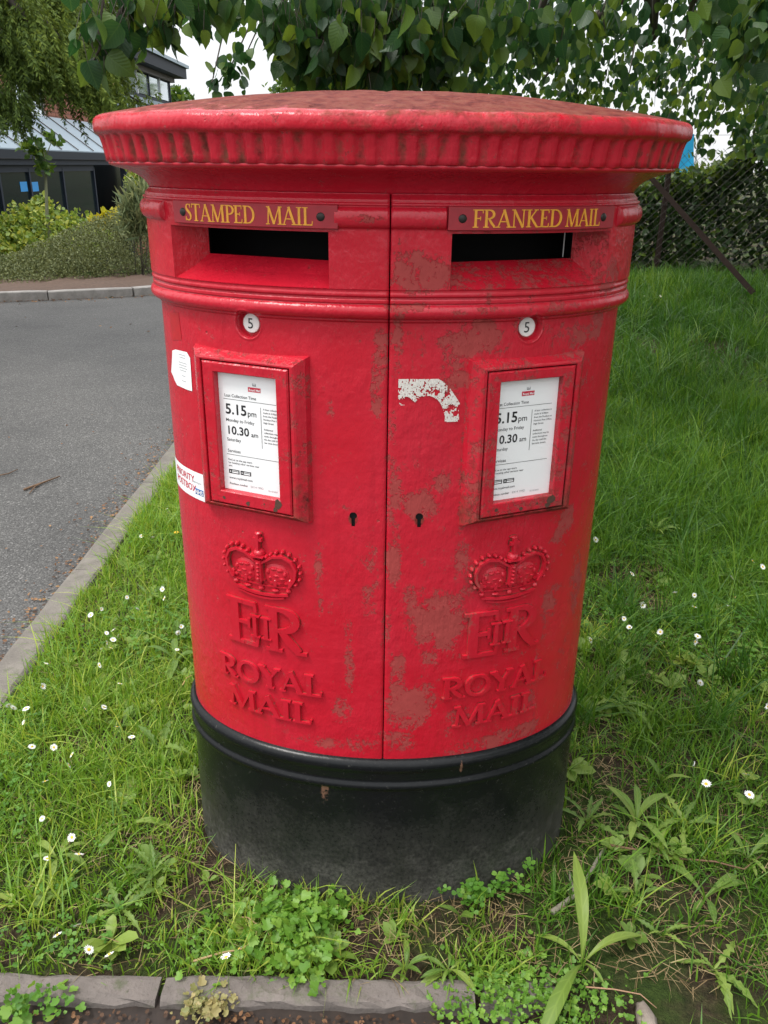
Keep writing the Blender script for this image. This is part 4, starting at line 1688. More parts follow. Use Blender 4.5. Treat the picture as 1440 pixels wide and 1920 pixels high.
tb = (3.1, 2.9, float(gz(3.1, 2.9)) - .1)
tpart(MB().tube([tb, (3.08, 2.9, .9), (3.0, 2.88, 2.2), (2.85, 2.85, 3.6), (2.7, 2.9, 5.2), (2.6, 2.9, 7.0)], [.30, .23, .20, .17, .11, .03], 12).build('trunk', BARK, None, True))
LIMBS = [
    [(3.02, 2.88, 2.0), (2.3, 2.75, 2.75), (1.45, 2.6, 3.0), (.75, 2.2, 2.85), (.25, 1.7, 2.45)],
    [(2.95, 2.88, 2.6), (2.2, 2.3, 3.2), (1.2, 1.5, 3.2), (.3, 1.0, 2.8), (-.35, .75, 2.35)],
    [(3.0, 2.9, 1.9), (2.5, 3.4, 2.5), (1.9, 3.9, 2.6), (1.3, 4.2, 2.3), (.8, 4.4, 1.95)],
    [(3.0, 2.9, 2.2), (2.8, 3.9, 2.9), (2.6, 4.9, 2.9), (2.45, 5.6, 2.5)],
    [(2.95, 2.88, 2.4), (2.75, 2.2, 2.9), (2.3, 1.6, 2.75), (1.9, 1.2, 2.3)],
    [(2.85, 2.85, 3.5), (1.8, 3.2, 4.2), (.8, 3.4, 4.2), (.1, 3.3, 3.7)],
    [(2.75, 2.9, 4.6), (1.8, 2.2, 5.3), (.9, 1.7, 5.2)],
    [(2.95, 2.88, 2.8), (3.6, 1.0, 3.5), (4.2, -1.2, 3.6), (4.5, -3.0, 3.0)],  # limb added to carry the unseen lobe behind the camera
    [(2.9, 2.87, 3.2), (3.9, 2.4, 3.9), (4.8, 2.1, 3.7)],
]
for lb_ in LIMBS:
    r0 = .085
    tpart(MB().tube(lb_, list(np.linspace(r0, .012, len(lb_))), 7).build('limb', BARK, None, True))

# leafy sprays: (px, py of the spray's middle, distance, spread, number)
NEARC = [(185, 60, 2.0, .055, 14), (235, 12, 2.05, .055, 15), (180, 105, 2.0, .03, 5), (300, 0, 2.1, .06, 16), (285, 48, 2.1, .035, 5), (345, 5, 2.15, .055, 13), (400, -15, 2.2, .055, 14), (362, 28, 2.2, .02, 3),
         (455, -8, 2.3, .06, 16), (430, 130, 3.6, .07, 16), (398, 152, 3.6, .035, 4), (462, 100, 3.4, .04, 5), (530, 5, 2.4, .075, 26), (548, 70, 2.4, .045, 12), (510, 40, 2.6, .04, 7),
         (580, 30, 2.3, .10, 46), (585, 95, 2.4, .08, 34), (640, 30, 2.3, .10, 50), (640, 100, 2.35, .09, 44), (620, 140, 2.5, .06, 22), (700, 30, 2.3, .10, 50), (700, 100, 2.3, .09, 46), (690, 145, 2.4, .06, 26),
         (760, 30, 2.3, .10, 50), (750, 100, 2.35, .09, 44), (745, 150, 2.4, .05, 24), (820, 25, 2.35, .10, 46), (810, 90, 2.4, .09, 38), (825, 130, 2.4, .04, 14), (880, 20, 2.4, .10, 40), (880, 80, 2.5, .09, 32),
         (930, 50, 2.6, .10, 34), (990, 30, 2.6, .10, 34), (1060, 40, 2.7, .10, 30), (1130, 20, 2.6, .09, 26), (1400, 50, 2.4, .10, 46), (1440, 20, 2.4, .10, 36), (1360, 15, 2.5, .09, 28), (1430, 90, 2.6, .08, 22)]
MIDC = [(600, 60, 3.4, .2, 150), (700, 70, 3.3, .2, 170), (800, 60, 3.4, .2, 170), (900, 70, 3.5, .2, 150), (900, 150, 3.6, .12, 70), (980, 90, 3.8, .2, 140), (980, 170, 4.0, .12, 50), (1060, 110, 4.2, .2, 110), (1080, 190, 4.3, .12, 48),
        (1150, 90, 4.2, .2, 90), (1160, 190, 4.5, .14, 60), (1230, 150, 4.6, .16, 60), (1300, 110, 4.6, .2, 80), (1320, 190, 4.8, .15, 60), (1250, 225, 4.8, .1, 30), (1390, 130, 4.4, .2, 100), (1420, 210, 4.8, .14, 70),
        (1330, 250, 4.8, .07, 22), (1410, 260, 4.8, .09, 34), (1200, 30, 4.0, .18, 70), (1300, 20, 4.0, .18, 70), (1380, 60, 4.0, .2, 90), (1100, 40, 4.0, .2, 110), (1000, 20, 3.8, .2, 130), (575, 60, 3.6, .10, 50), (470, 10, 3.4, .09, 24),
        (330, 10, 3.0, .08, 14), (400, 15, 3.2, .08, 14)]
FARC = [(860, 100, 6.5, .5, 300), (960, 120, 6.8, .5, 260), (1060, 140, 7.0, .5, 240), (1160, 160, 7., .5, 220), (1240, 200, 7.2, .35, 120), (1320, 160, 7., .45, 190), (1400, 170, 7., .45, 210), (760, 80, 6.5, .5, 280), (660, 80, 6.5, .45, 200),
        (1430, 250, 7., .22, 70), (1100, 40, 6.8, .5, 180), (1000, 30, 6.8, .5, 220), (1400, 60, 6.8, .5, 180), (1150, 215, 7., .2, 60), (1060, 200, 7., .2, 80), (960, 190, 7., .2, 80)]


def cloud(cs, mul=1., flat=.8):
    out = []
    for (px, py, d, sp_r, n) in cs:
        c = at_d(px, py, d)
        n = int(n * mul)
        m = max(2, n // 6)
        q = rng.normal(0, 1, (m, 3))
        q = q / np.linalg.norm(q, axis=1)[:, None] * (rng.random(m) ** .4)[:, None] * sp_r * np.array([1, 1.2, flat])
        q = q[rng.integers(0, m, n)] + rng.normal(0, 1, (n, 3)) * min(.032, sp_r * .4) * (1.6 if d > 5 else 1)
        out.append(c + q)
    return np.concatenate(out)


pn = cloud(NEARC, 2.0)
order = np.argsort(np.linalg.norm(pn - EYE, axis=1))
pn = pn[order]
nh = 300
ax, nr_ = hang_dirs(len(pn), .5)
nr_[:, 1] -= .5
Rn = rot_from(ax, nr_)
scn = .026 + .034 * rng.random(len(pn)) ** 1.5
# three leaf meshes of slightly different tint, shared by the leaves one can pick out
LM = []
for k in range(9):
    V, F, UV = lime_leaf(cup=(.05, .14, .26)[k % 3], droop=(.08, .2, .34, .5)[k % 4])
    V = V * np.array([(.82, 1., .92, 1.1)[k % 4], 1, 1])
    if k % 2:
        V = V + np.stack([.02 * np.sin(V[:, 1] * 5), 0 * V[:, 1], .03 * np.sin(V[:, 1] * 6 + k) * np.abs(V[:, 0]) * 3], 1)
    o = np_mesh('leaf', V, F, LIME, None, True, {'var': np.full(len(V), (k + .5) / 9), 'tip': V[:, 1]}, UV)
    LM.append(o.data)
    bpy.data.objects.remove(o)
for i in range(nh):
    # each leaf takes one of the tinted meshes at random
    o = bpy.data.objects.new('leaf', LM[int(rng.integers(0, 9))])
    Mx = Matrix.Identity(4)
    for a in range(3):
        for b in range(3):
            Mx[a][b] = Rn[i][a][b] * scn[i]
        Mx[a][3] = pn[i][a]
    link(o)
    tpart(o)
    o.matrix_basis = Mx
pm = np.concatenate([pn[nh:], cloud(MIDC, 1.15)])
ax, nr_ = hang_dirs(len(pm), .5)
nr_[:, 1] -= .3
kind(tpart(scatter('near_foliage', LV, LF, pm, rot_from(ax, nr_), (.020 + .030 * rng.random(len(pm))), LIME, None, None, LUV)), 'stuff')
pf = cloud(FARC, .62)
# the rest of the crown out of view, and added shading lobes
n = 5200
q = rng.normal(0, 1, (n, 3))
q /= np.linalg.norm(q, axis=1)[:, None]
q *= (rng.random(n) ** .45)[:, None]
pc = np.array([2.3, 3.0, 4.6]) + q * np.array([2.9, 2.6, 2.3])
el_ = (pc - EYE)
hd = np.hypot(el_[:, 0], el_[:, 1])
ele = np.degrees(np.arctan2(el_[:, 2], hd))
pc = pc[(ele > 16) & (pc[:, 0] > .6 + .2 * rng.normal(0, 1, n))]
n = 5200
q = rng.normal(0, 1, (n, 3))
q /= np.linalg.norm(q, axis=1)[:, None]
p2 = np.array([2.3, .5, 4.3]) + q * (rng.random(n) ** .45)[:, None] * np.array([2.0, 2.3, 1.5])  # lobe added out of view to keep sky light off the right verge
el_ = p2 - EYE
p2 = p2[(np.degrees(np.arctan2(el_[:, 2], np.hypot(el_[:, 0], el_[:, 1]))) > 18) & (p2[:, 0] > .7)]
n = 4200
q = rng.normal(0, 1, (n, 3))
q /= np.linalg.norm(q, axis=1)[:, None]
p3 = np.array([4.4, -2.3, 2.9]) + q * (rng.random(n) ** .4)[:, None] * np.array([2.3, 3.2, 2.3])  # unseen lobe added behind the camera to darken the paint's reflections
p3 = p3[((p3[:, 0] / np.maximum(p3[:, 1] + 1.53, .01) > 1.0) | (p3[:, 1] < -1.5)) & (p3[:, 2] > .45)]
pc = np.concatenate([pc, p2, p3])
pf = np.concatenate([pf, pc])
ax, nr_ = hang_dirs(len(pf), .7)
sc2 = np.concatenate([rng.uniform(.042, .07, len(pf) - len(pc)), rng.uniform(.10, .18, len(pc))])
kind(tpart(scatter('far_foliage', SV, SF, pf, rot_from(ax, nr_), sc2, LIMEFAR, None)), 'stuff')
# twigs that carry the sprays, and the leaf stalks
mb = MB()
for i in range(0, 560):
    b0 = pn[i]
    d0_ = -Rn[i][:, 1] * random.uniform(.02, .045) + np.array([random.uniform(-.008, .008), .004, .012])
    mb.tube([b0, b0 + d0_], [.0007, .0010], 3, False)
for (px, py, d, sp_r, n) in NEARC + MIDC:
    c = at_d(px, py, d)
    a = c + np.array([random.uniform(.02, .25), random.uniform(-.05, .25), random.uniform(.25, .5)])
    m_ = (a + c) / 2 + rng.normal(0, .03, 3)
    mb.tube([a, m_, c, c + np.array([random.uniform(-.03, .03), random.uniform(-.03, .03), -sp_r * .7])], [.006, .004, .0025, .001], 4)
for px, py, px2, py2, d in ((1075, 20, 1010, 160, 4.0), (1010, 40, 985, 120, 3.8), (1215, 0, 1222, 50, 3.6), (1230, 0, 1205, 90, 3.9), (700, 0, 690, 60, 2.6), (1300, 0, 1290, 40, 3.6)):
    a, b = at_d(px, py, d), at_d(px2, py2, d + .3)
    mb.tube([a + (a - b) * .8, a, (a + b) / 2 + rng.normal(0, .02, 3), b], [.022, .016, .010, .004], 6)
kind(tpart(mb.build('twigs', BARK, None, True)), 'stuff')

# conifer at the upper left
CT = (-4.3, 5.6, -.1)
CONE = thing('conifer_tree', 'dark conifer with drooping golden green sprays hanging in from the upper left', 'tree', CT)
CINV = Matrix.Translation(-Vector(CT))


def cpart(o):
    o.parent = CONE
    o.matrix_parent_inverse = CINV
    return o


cpart(MB().tube([CT, (-4.28, 5.6, 2), (-4.25, 5.6, 4.5), (-4.2, 5.6, 7.5)], [.22, .18, .12, .02], 10).build('trunk', BARK, None, True))
BOUGHS = [((-70, -90), (90, -20), (165, 40), (222, 120), 5.4, .20), ((-70, -10), (60, 40), (145, 90), (205, 170), 5.2, .24), ((-80, 20), (40, 55), (130, 115), (200, 180), 5.0, .2), ((-90, 20), (0, 60), (40, 90), (70, 115), 4.9, .16),
          ((-60, -140), (60, -90), (150, -50), (220, 10), 5.6, .26), ((60, 95), (140, 130), (205, 160), (268, 194), 5.5, .10), ((-90, 140), (-40, 155), (0, 175), (34, 195), 4.8, .15), ((-60, -60), (60, 20), (130, 90), (170, 170), 5.1, .2), ((-60, -60), (20, 0), (70, 60), (120, 120), 4.9, .24),
          ((-60, -40), (10, 30), (40, 90), (60, 140), 5.3, .24), ((-60, -120), (30, -60), (110, -10), (170, 60), 5.2, .22), ((40, -100), (120, -60), (175, -10), (215, 60), 5.7, .22)]
mb = MB()
bp, bax, bnr, bsc = [], [], [], []
for b_ in BOUGHS:
    ctl = np.array([at_d(px, py, b_[4] + random.uniform(-.1, .1)) for px, py in b_[:4]])
    t_ = np.linspace(0, 1, 26)
    pts = np.stack([np.interp(t_, [0, .33, .67, 1], ctl[:, k]) for k in range(3)], 1)
    mb.tube([np.array([CT[0], CT[1], pts[0][2] + .6])] + list(pts[::4]), list(np.linspace(.035, .004, 1 + len(pts[::4]))), 5)
    for i, p in enumerate(pts):
        for r in range(7):
            base = p + rng.normal(0, .05, 3)
            ln = b_[5] * random.uniform(.35, .8)
            out = rng.normal(0, .35, 3)
            out[2] = -1
            out[0] += .25
            out /= np.linalg.norm(out)
            m = int(ln / .0048)
            tt = np.linspace(0, 1, m)
            line = base + out * (tt * ln)[:, None] + np.array([0, 0, -.25]) * (tt ** 2 * ln)[:, None]
            ang = rng.uniform(0, 2 * math.pi)
            side = np.array([math.cos(ang), math.sin(ang), 0])
            for sgn in (-1, 1):
                a_ = side * sgn * 1.0 + out * 1.1 + rng.normal(0, .25, (m, 3))
                bp.append(line + rng.normal(0, .004, (m, 3)))
                bax.append(a_)
                bnr.append(np.cross(a_, out) + rng.normal(0, .4, (m, 3)))
                bsc.append((.020 + .022 * np.sin(tt * math.pi * .9 + .25)) * rng.uniform(.7, 1.2, m))
bp, bax, bnr, bsc = map(np.concatenate, (bp, bax, bnr, bsc))
v_ = np.clip(rng.normal(.42, .2, len(bp)) + .2 * np.sin(bp[:, 0] * 9 + bp[:, 2] * 5), 0, 1)
kind(cpart(scatter('sprays', np.array([(0, 0, 0), (.16, .4, 0), (0, 1, -.05), (-.16, .4, 0)]), QF, bp, rot_from(bax, bnr), bsc * .72, CONIF, None, v_, smooth=False)), 'stuff')
cpart(mb.build('boughs', BARK, None, True))
# rest of the crown, out of the view to the left and above
n = 5000
q = rng.normal(0, 1, (n, 3)) * np.array([.8, .9, 1.6]) * .8
pc = np.array([-4.7, 5.8, 4.6]) + q
pr = pc - EYE
pc = pc[(pr[:, 0] / (pr[:, 1]) < -.56) | (pr[:, 2] / np.hypot(pr[:, 0], pr[:, 1]) > .30)]
ax, nr_ = hang_dirs(len(pc), .6)
kind(cpart(scatter('crown', SV, SF, pc, rot_from(ax, nr_), rng.uniform(.12, .28, len(pc)), CONIF, None)), 'stuff')


def bush(name, label, cat, base, cloud_pts, tV, tF, scale, mat, dirs=rand_dirs, stems=6, group=None, part='foliage', var=None, stem_r=.012):
    root = thing(name, label, cat, base, group)
    inv = Matrix.Translation(-Vector(tuple(map(float, base))))
    ax, nr_ = dirs(len(cloud_pts))
    o = scatter(part, tV, tF, cloud_pts, rot_from(ax, nr_), scale, mat, None, var)
    o.parent = root
    o.matrix_parent_inverse = inv
    kind(o, 'stuff')
    if stems:
        mb = MB()
        for k in range(stems):
            e = cloud_pts[int(rng.integers(0, len(cloud_pts)))]
            b0 = np.array(base) + np.array([random.uniform(-.1, .1), random.uniform(-.1, .1), -.03])
            mb.tube([b0, (b0 + e) / 2 + rng.normal(0, .05, 3), e], [stem_r, stem_r * .7, stem_r * .25], 5)
        o = mb.build('stems', BARK, None, True)
        o.parent = root
        o.matrix_parent_inverse = inv
        kind(o, 'stuff')
    return root


def ellipsoid(c, r, n, surf_bias=.35, lump=.18):
    q = rng.normal(0, 1, (n, 3))
    q /= np.linalg.norm(q, axis=1)[:, None]
    rr = rng.random(n) ** surf_bias
    k = 1 + lump * np.sin(q[:, 0] * 5 + c[0] * 3) * np.sin(q[:, 1] * 6 + 1) + lump * .8 * np.sin(q[:, 2] * 9 + q[:, 0] * 7)
    return np.array(c) + q * (rr * k)[:, None] * np.array(r)


# low dark mound beside the far kerb: ridge rising to the right
ms = []
for (px, py, rad, hgt, n) in ((-40, 535, .75, .14, 2600), (20, 530, .75, .22, 3400), (80, 526, .80, .36, 5000), (140, 522, .85, .52, 6500), (200, 519, .9, .70, 7600), (260, 514, .95, .84, 8000), (330, 508, 1.0, .9, 6000)):
    c = on_z(px, py, .03)
    c = c + np.array([-.18, .72, 0]) * rad
    q = ellipsoid((c[0], c[1], .0), (rad, rad * .9, hgt), int(n * 1.7), .07, .03)
    ms.append(q[q[:, 2] > 0.0])
ms = np.concatenate(ms)
mc = on_z(160, 500, 0)
bush('cotoneaster_bush', 'low grey green mound of small leaved ground shrub along the far kerb', 'shrub', (mc[0], mc[1] + .6, .02), ms, QV, QF, rng.uniform(.018, .036, len(ms)), MOUND, stems=14)

# yellow-green shrub behind the mound
ys_ = []
for (px, py, d, r, n) in ((-20, 455, 12.2, .45, 2200), (40, 450, 12.3, .45, 2200), (78, 425, 12.4, .36, 1700), (25, 475, 11.9, .45, 2000), (90, 460, 12.0, .45, 2200), (140, 445, 12.4, .36, 1700), (130, 470, 12, .4, 1400), (185, 450, 12.5, .28, 700), (-60, 455, 12.2, .5, 1400), (60, 395, 12.5, .12, 200), (82, 380, 12.5, .10, 130),
                          (60, 490, 11.7, .4, 1000), (0, 490, 11.6, .4, 1000), (165, 418, 12.6, .14, 130)):
    ys_.append(ellipsoid(at_d(px, py, d + 1.6), (r * 1.1, r * 1.1, r * .93), n, .4, .2))
ys_ = np.concatenate(ys_)
b_ = at_d(60, 480, 13.8)
bush('yellow_green_shrub', 'bushy yellow green shrub in front of the dark glazed front', 'shrub', (b_[0], b_[1], -.3), ys_, SV, SF, rng.uniform(.040, .085, len(ys_)), YSHRUB, stems=12)
ys_ = np.concatenate([ellipsoid(at_d(px, py, 13.2), (.12, .12, .10), n, .5, .2) for px, py, n in ((200, 408, 34), (184, 416, 28), (222, 414, 24), (212, 398, 14))])
b_ = at_d(205, 440, 13.2)
bush('golden_shrub', 'small bright yellow leaved shrub just above the dark mound', 'shrub', (b_[0], b_[1], b_[2] - .4), ys_, SV, SF, rng.uniform(.08, .13, len(ys_)), leaf_mat('golden_leaf', (.30, .33, .03), (.42, .40, .035), (.5, .42, .05), .3), stems=5)
ys_ = np.concatenate([ellipsoid(at_d(px, py, 14.), (.22, .22, .24), n, .4, .2) for px, py, n in ((262, 345, 400), (268, 360, 500), (272, 330, 260), (285, 355, 300))])
b_ = at_d(265, 420, 14.)
bush('golden_conifer', 'small rounded golden conifer beside the left edge of the red box', 'shrub', (b_[0], b_[1], -.5), ys_, QV, QF, rng.uniform(.05, .10, len(ys_)), YSHRUB, stems=5)
ys_ = np.concatenate([ellipsoid(at_d(px, py, 11.6), (.16, .16, .24), n, .5, .2) for px, py, n in ((250, 400, 300), (265, 385, 320), (275, 405, 320), (262, 420, 300), (245, 425, 160), (288, 400, 300))])
b_ = at_d(262, 450, 11.6)
bush('grey_green_plant', 'feathery grey green plant below the golden conifer', 'plant', (b_[0], b_[1], b_[2] - .4), ys_, np.array([(0, 0, 0), (.07, .5, 0), (0, 1, -.1), (-.07, .5, 0)]), QF, rng.uniform(.12, .24, len(ys_)), GREYPLANT,
     dirs=lambda n: rand_dirs(n, 1.8), stems=8, stem_r=.006)
# sapling in front of the glazing
p0, p1 = at_d(88, 400, 13.4), at_d(78, 262, 13.4)
sp0 = np.concatenate([ellipsoid(at_d(px, py, 13.4), (.12, .12, .065), n, .5, .2) for px, py, n in ((50, 275, 16), (75, 283, 22), (95, 262, 14), (68, 268, 14), (84, 310, 12), (88, 322, 12), (60, 282, 12), (98, 268, 8), (76, 296, 10))])
SAP = bush('sapling', 'thin young tree with sparse leaves in front of the glazed front', 'tree', (p0[0], p0[1], -.1), sp0, SV, SF, rng.uniform(.08, .13, len(sp0)), LIMEFAR, stems=0)
mb = MB().tube([(p0[0], p0[1], -.15), p0, at_d(86, 340, 13.4), at_d(84, 300, 13.4), p1], [.03, .026, .02, .014, .008], 6)
for px, py in ((50, 275), (98, 262), (66, 270)):
    mb.tube([at_d(84, 300, 13.4), at_d(px, py, 13.4)], [.009, .004], 4)
o = mb.build('trunk', simple('pale_stem', (.16, .17, .10), .7), None, True)
o.parent = SAP
o.matrix_parent_inverse = Matrix.Translation(-Vector(tuple(SAP.location)))
# trees far behind
for (px, py, d, r, n, lab) in ((335, 192, 40, .62, 500, 'pale green treetop far beyond the end of the office roof'), (555, 175, 38, 1.0, 700, 'small far treetop just above the top of the box')):
    c = at_d(px, py, d)
    bush('far_tree', lab, 'tree', (c[0], c[1], -.6), ellipsoid(c, (r, r, r * .9), n, .4, .25), SV, SF, rng.uniform(.16, .30, n), LIMEFAR, stems=4, stem_r=.06)
# tall trees further round, seen in the panes and closing the skyline on the right
for (cx_, cy_, hh, rr, lab) in ((9.5, 15, 3.2, 2.0, 'broad tree standing behind the hedge on the right'), (6.4, 11.5, 2.6, 1.3, 'small bushy tree standing behind the hedge')):
    c = (cx_, cy_, hh)
    n = 2200
    bush('background_tree', lab, 'tree', (cx_, cy_, .4), ellipsoid(c, (rr, rr, rr * .9), n, .45, .25), SV, SF, rng.uniform(.14, .26, n), LIMEFAR, stems=8, stem_r=.08)

# hedge and chain-link fence on the right
HA, HB = np.array([.2, 7.15]), np.array([5.6, 5.55])
hd_ = (HB - HA) / np.linalg.norm(HB - HA)
hn = np.array([-hd_[1], hd_[0]])          # away from the camera
n = 20000
u = rng.random(n) * np.linalg.norm(HB - HA)
vq = (1 - rng.random(n) ** 2.2) * 1.1
vq = np.where(rng.random(n) < .6, rng.random(n) ** 1.6 * .35, vq)
top = .74 + .46 * sstep(2.5, 3.2, u) + .05 * np.sin(u * 5.3 + 1)
hz = rng.random(n) ** .8 * top
hz = np.where(rng.random(n) < .25, top - rng.random(n) ** 2 * .2 + rng.exponential(.035, n), hz)
base_xy = HA[None] + hd_[None] * u[:, None] + hn[None] * (vq + .16 - .10 * np.sin(u * 3.1 + hz * 4))[:, None]
hp = np.stack([base_xy[:, 0], base_xy[:, 1], gz(base_xy[:, 0], base_xy[:, 1]) + hz], 1)
hb = (HA + HB) / 2
bush('hedge', 'dense dark green leafy hedge growing through the wire fence at the top of the bank', 'hedge', (hb[0], hb[1], float(gz(*hb))), hp, SV, SF, rng.uniform(.05, .085, n), HEDGE,
     stems=0, var=np.clip(rng.normal(.35, .25, n) + .28 * sstep(-.25, 0, hz - top), 0, 1))  # top leaves lighter, lower ones darker: light and shade put into the colour
FENCE = thing('wire_fence', 'old chain link fence with a leaning rusty brace in front of the hedge', 'fence', (HA[0], HA[1], 0))
FINV = Matrix.Translation(-Vector((HA[0], HA[1], 0)))
WIRE = simple('old_wire', (.035, .030, .026), .7)
RUSTY = simple('rusty_angle_iron', (.026, .017, .014), .9, var=.4, scale=40, spec=.15)


def fpart(o):
    o.parent = FENCE
    o.matrix_parent_inverse = FINV
    return o


Lf = np.linalg.norm(HB - HA)
mb = MB()
hgt = 1.04


def fxy(u_, v_=0.):
    p = HA + hd_ * u_ + hn * v_
    return p


pitch = .072
for dirn in (-1, 1):
    for s0 in np.arange(-hgt, Lf + hgt, pitch):
        ua, ub = (s0, s0 + hgt) if dirn > 0 else (s0 + hgt, s0)
        q0, q1 = fxy(ua, .0025 * dirn), fxy(ub, .0025 * dirn)
        if max(ua, ub) < 1.0 or min(ua, ub) > Lf:
            continue
        za, zb_ = float(gz(*q0)) + .02, float(gz(*q1)) + .02 + hgt
        mb.tube([(*q0, za), (*q1, zb_)], .0017, 3, False)
kind(fpart(mb.build('wire_mesh', WIRE, None)), 'stuff')
for z_ in (.03, .6, 1.17):
    fpart(MB().tube([(*fxy(u_), float(gz(*fxy(u_))) + z_) for u_ in np.linspace(.5, Lf, 12)], .0022, 4).build('line_wire', WIRE, None))
for u_ in (.9, 2.35, 5.2):
    q = fxy(u_, .03)
    z_ = float(gz(*q))
    fpart(MB().box(q[0] - .02, q[0] + .02, q[1] - .02, q[1] + .02, z_ - .2, z_ + 1.25).build('post', RUSTY, None))
# the leaning brace (angle iron)
ta, tb_ = at_d(1222, 335, 7.25), at_d(1388, 522, 6.75)
dv = Vector(tuple(tb_ - ta)).normalized()
sdv = dv.cross(Vector((*hn, 0))).normalized()
nrm = sdv.cross(dv)
mb = MB()
for (a0, a1, b0, b1) in ((-.019, .019, -.003, .003), (.014, .019, .0035, .03)):
    V = []
    for e in (Vector(tuple(ta)) - dv * .1, Vector(tuple(tb_)) + dv * .15):
        for (a, b) in ((a0, b0), (a1, b0), (a1, b1), (a0, b1)):
            V.append(e + sdv * a + nrm * b)
    mb.add(V, [(3, 2, 1, 0), (4, 5, 6, 7), (0, 1, 5, 4), (1, 2, 6, 5), (2, 3, 7, 6), (3, 0, 4, 7)])
fpart(mb.build('brace', RUSTY, None))
# blue banner beyond the hedge
c = at_d(1296, 296, 11)
BAN = thing('banner', 'bright blue banner on a pole showing past the edge of the cap', 'banner', (c[0] - .02, c[1], .4))
inv = Matrix.Translation(-Vector((c[0] - .02, c[1], .4)))
mb = MB()
V, F = [], []
for j in range(9):
    t_ = j / 8
    for i in range(6):
        V.append((c[0] - .33 + .36 * i / 5 + .06 * t_ - .03, c[1] + .02 * math.sin(i * 1.3 + j * .5), c[2] + .22 - .44 * t_ + .03 * i / 5))
for j in range(8):
    for i in range(5):
        a = j * 6 + i
        F.append((a, a + 1, a + 7, a + 6))
mb.add(V, F)
o = mb.build('cloth', simple('blue_cloth', (.01, .34, .62), .6, var=.1), None, True)
o.parent, o.matrix_parent_inverse = BAN, inv
o = MB().tube([(c[0] + .055, c[1], .4), (c[0] + .055, c[1], c[2] + .52)], .012, 6).build('pole', simple('pale_pole', (.45, .45, .45), .5), None)
o.parent, o.matrix_parent_inverse = BAN, inv

# ------------------------------------------------------------------ grass, clover, straw
def inside_box(x, y, m=.012):
    return (x / (EA + m)) ** 2 + (y / (EB + m)) ** 2 < 1


def fbm(x, y, f, seed=0):
    r = np.random.default_rng(seed)
    o_ = np.zeros(np.shape(x))
    for k in range(10):
        a = r.uniform(0, 6.28)
        ff = f * r.uniform(.5, 2.2)
        o_ = o_ + np.sin((x * math.cos(a) + y * math.sin(a)) * ff + r.uniform(0, 6.28))
    return o_ / math.sqrt(5)


BARE = [on_z(*p)[:2].tolist() + [r] for p, r in (((420, 1640), .085), ((360, 1700), .07), ((1200, 1860), .17), ((1120, 1780), .11), ((1150, 1450), .09), ((1130, 1380), .07), ((1220, 1150), .10), ((1110, 1530), .07), ((1330, 1700), .08), ((1250, 1690), .08), ((420, 1560), .06), ((380, 1480), .05), ((1290, 1800), .07), ((1190, 1100), .14), ((1130, 1100), .08), ((830, 1720), .08), ((960, 1680), .08), ((690, 1760), .07), ((1060, 1640), .06), ((1310, 1900), .1), ((780, 1800), .08), ((1030, 1850), .06), ((960, 1740), .07))]


def bare(x, y):
    b = np.zeros(np.shape(x))
    for bx, by, r in BARE:
        b = np.maximum(b, 1 - sstep(.45, 1.25, np.hypot(x - bx, y - by) / r))
    e = np.sqrt((x / EA) ** 2 + (y / EB) ** 2)
    b = np.maximum(b, .55 * (1 - sstep(1.05, 1.45, e)) * (y < .15))
    return b


def blades(name, pos, h, wd, mat, lean=.35, var=None, nseg=3):
    n = len(pos)
    a = rng.uniform(0, 2 * math.pi, n)
    ld = rng.uniform(0, 2 * math.pi, n)
    ln = np.abs(rng.normal(0, lean, n)) + .08
    side = np.stack([np.cos(a), np.sin(a), np.zeros(n)], 1)
    dr_ = np.stack([np.cos(ld), np.sin(ld), np.zeros(n)], 1)
    V = np.zeros((n, nseg * 2 + 1, 3))
    for j in range(nseg):
        t_ = j / nseg
        c = pos + dr_ * (ln * h * t_ ** 1.7)[:, None] + np.array([0, 0, 1.]) * (h * (t_ - .28 * np.minimum(ln, 1.4) * t_ * t_))[:, None]
        wj = wd * (1 - .55 * t_ ** 1.5) * .5
        V[:, 2 * j] = c - side * wj[:, None]
        V[:, 2 * j + 1] = c + side * wj[:, None]
    V[:, -1] = pos + dr_ * (ln * h)[:, None] + np.array([0, 0, 1.]) * (h * (1 - .28 * np.minimum(ln, 1.4)))[:, None]
    k = nseg * 2 + 1
    F = []
    for j in range(nseg - 1):
        F += [(2 * j, 2 * j + 1, 2 * j + 3), (2 * j, 2 * j + 3, 2 * j + 2)]
    F.append((2 * nseg - 2, 2 * nseg - 1, 2 * nseg))
    F = (np.array(F)[None] + (np.arange(n) * k)[:, None, None]).reshape(-1, 3)
    if var is None:
        var = np.clip(rng.normal(.42, .24, n), 0, 1)
    return kind(np_mesh(name, V.reshape(-1, k, 3).reshape(-1, 3), F, mat, None, False, {'var': np.repeat(var, k)}), 'stuff')


def field(n, x0, x1, y0, y1):
    return rng.uniform(x0, x1, n), rng.uniform(y0, y1, n)


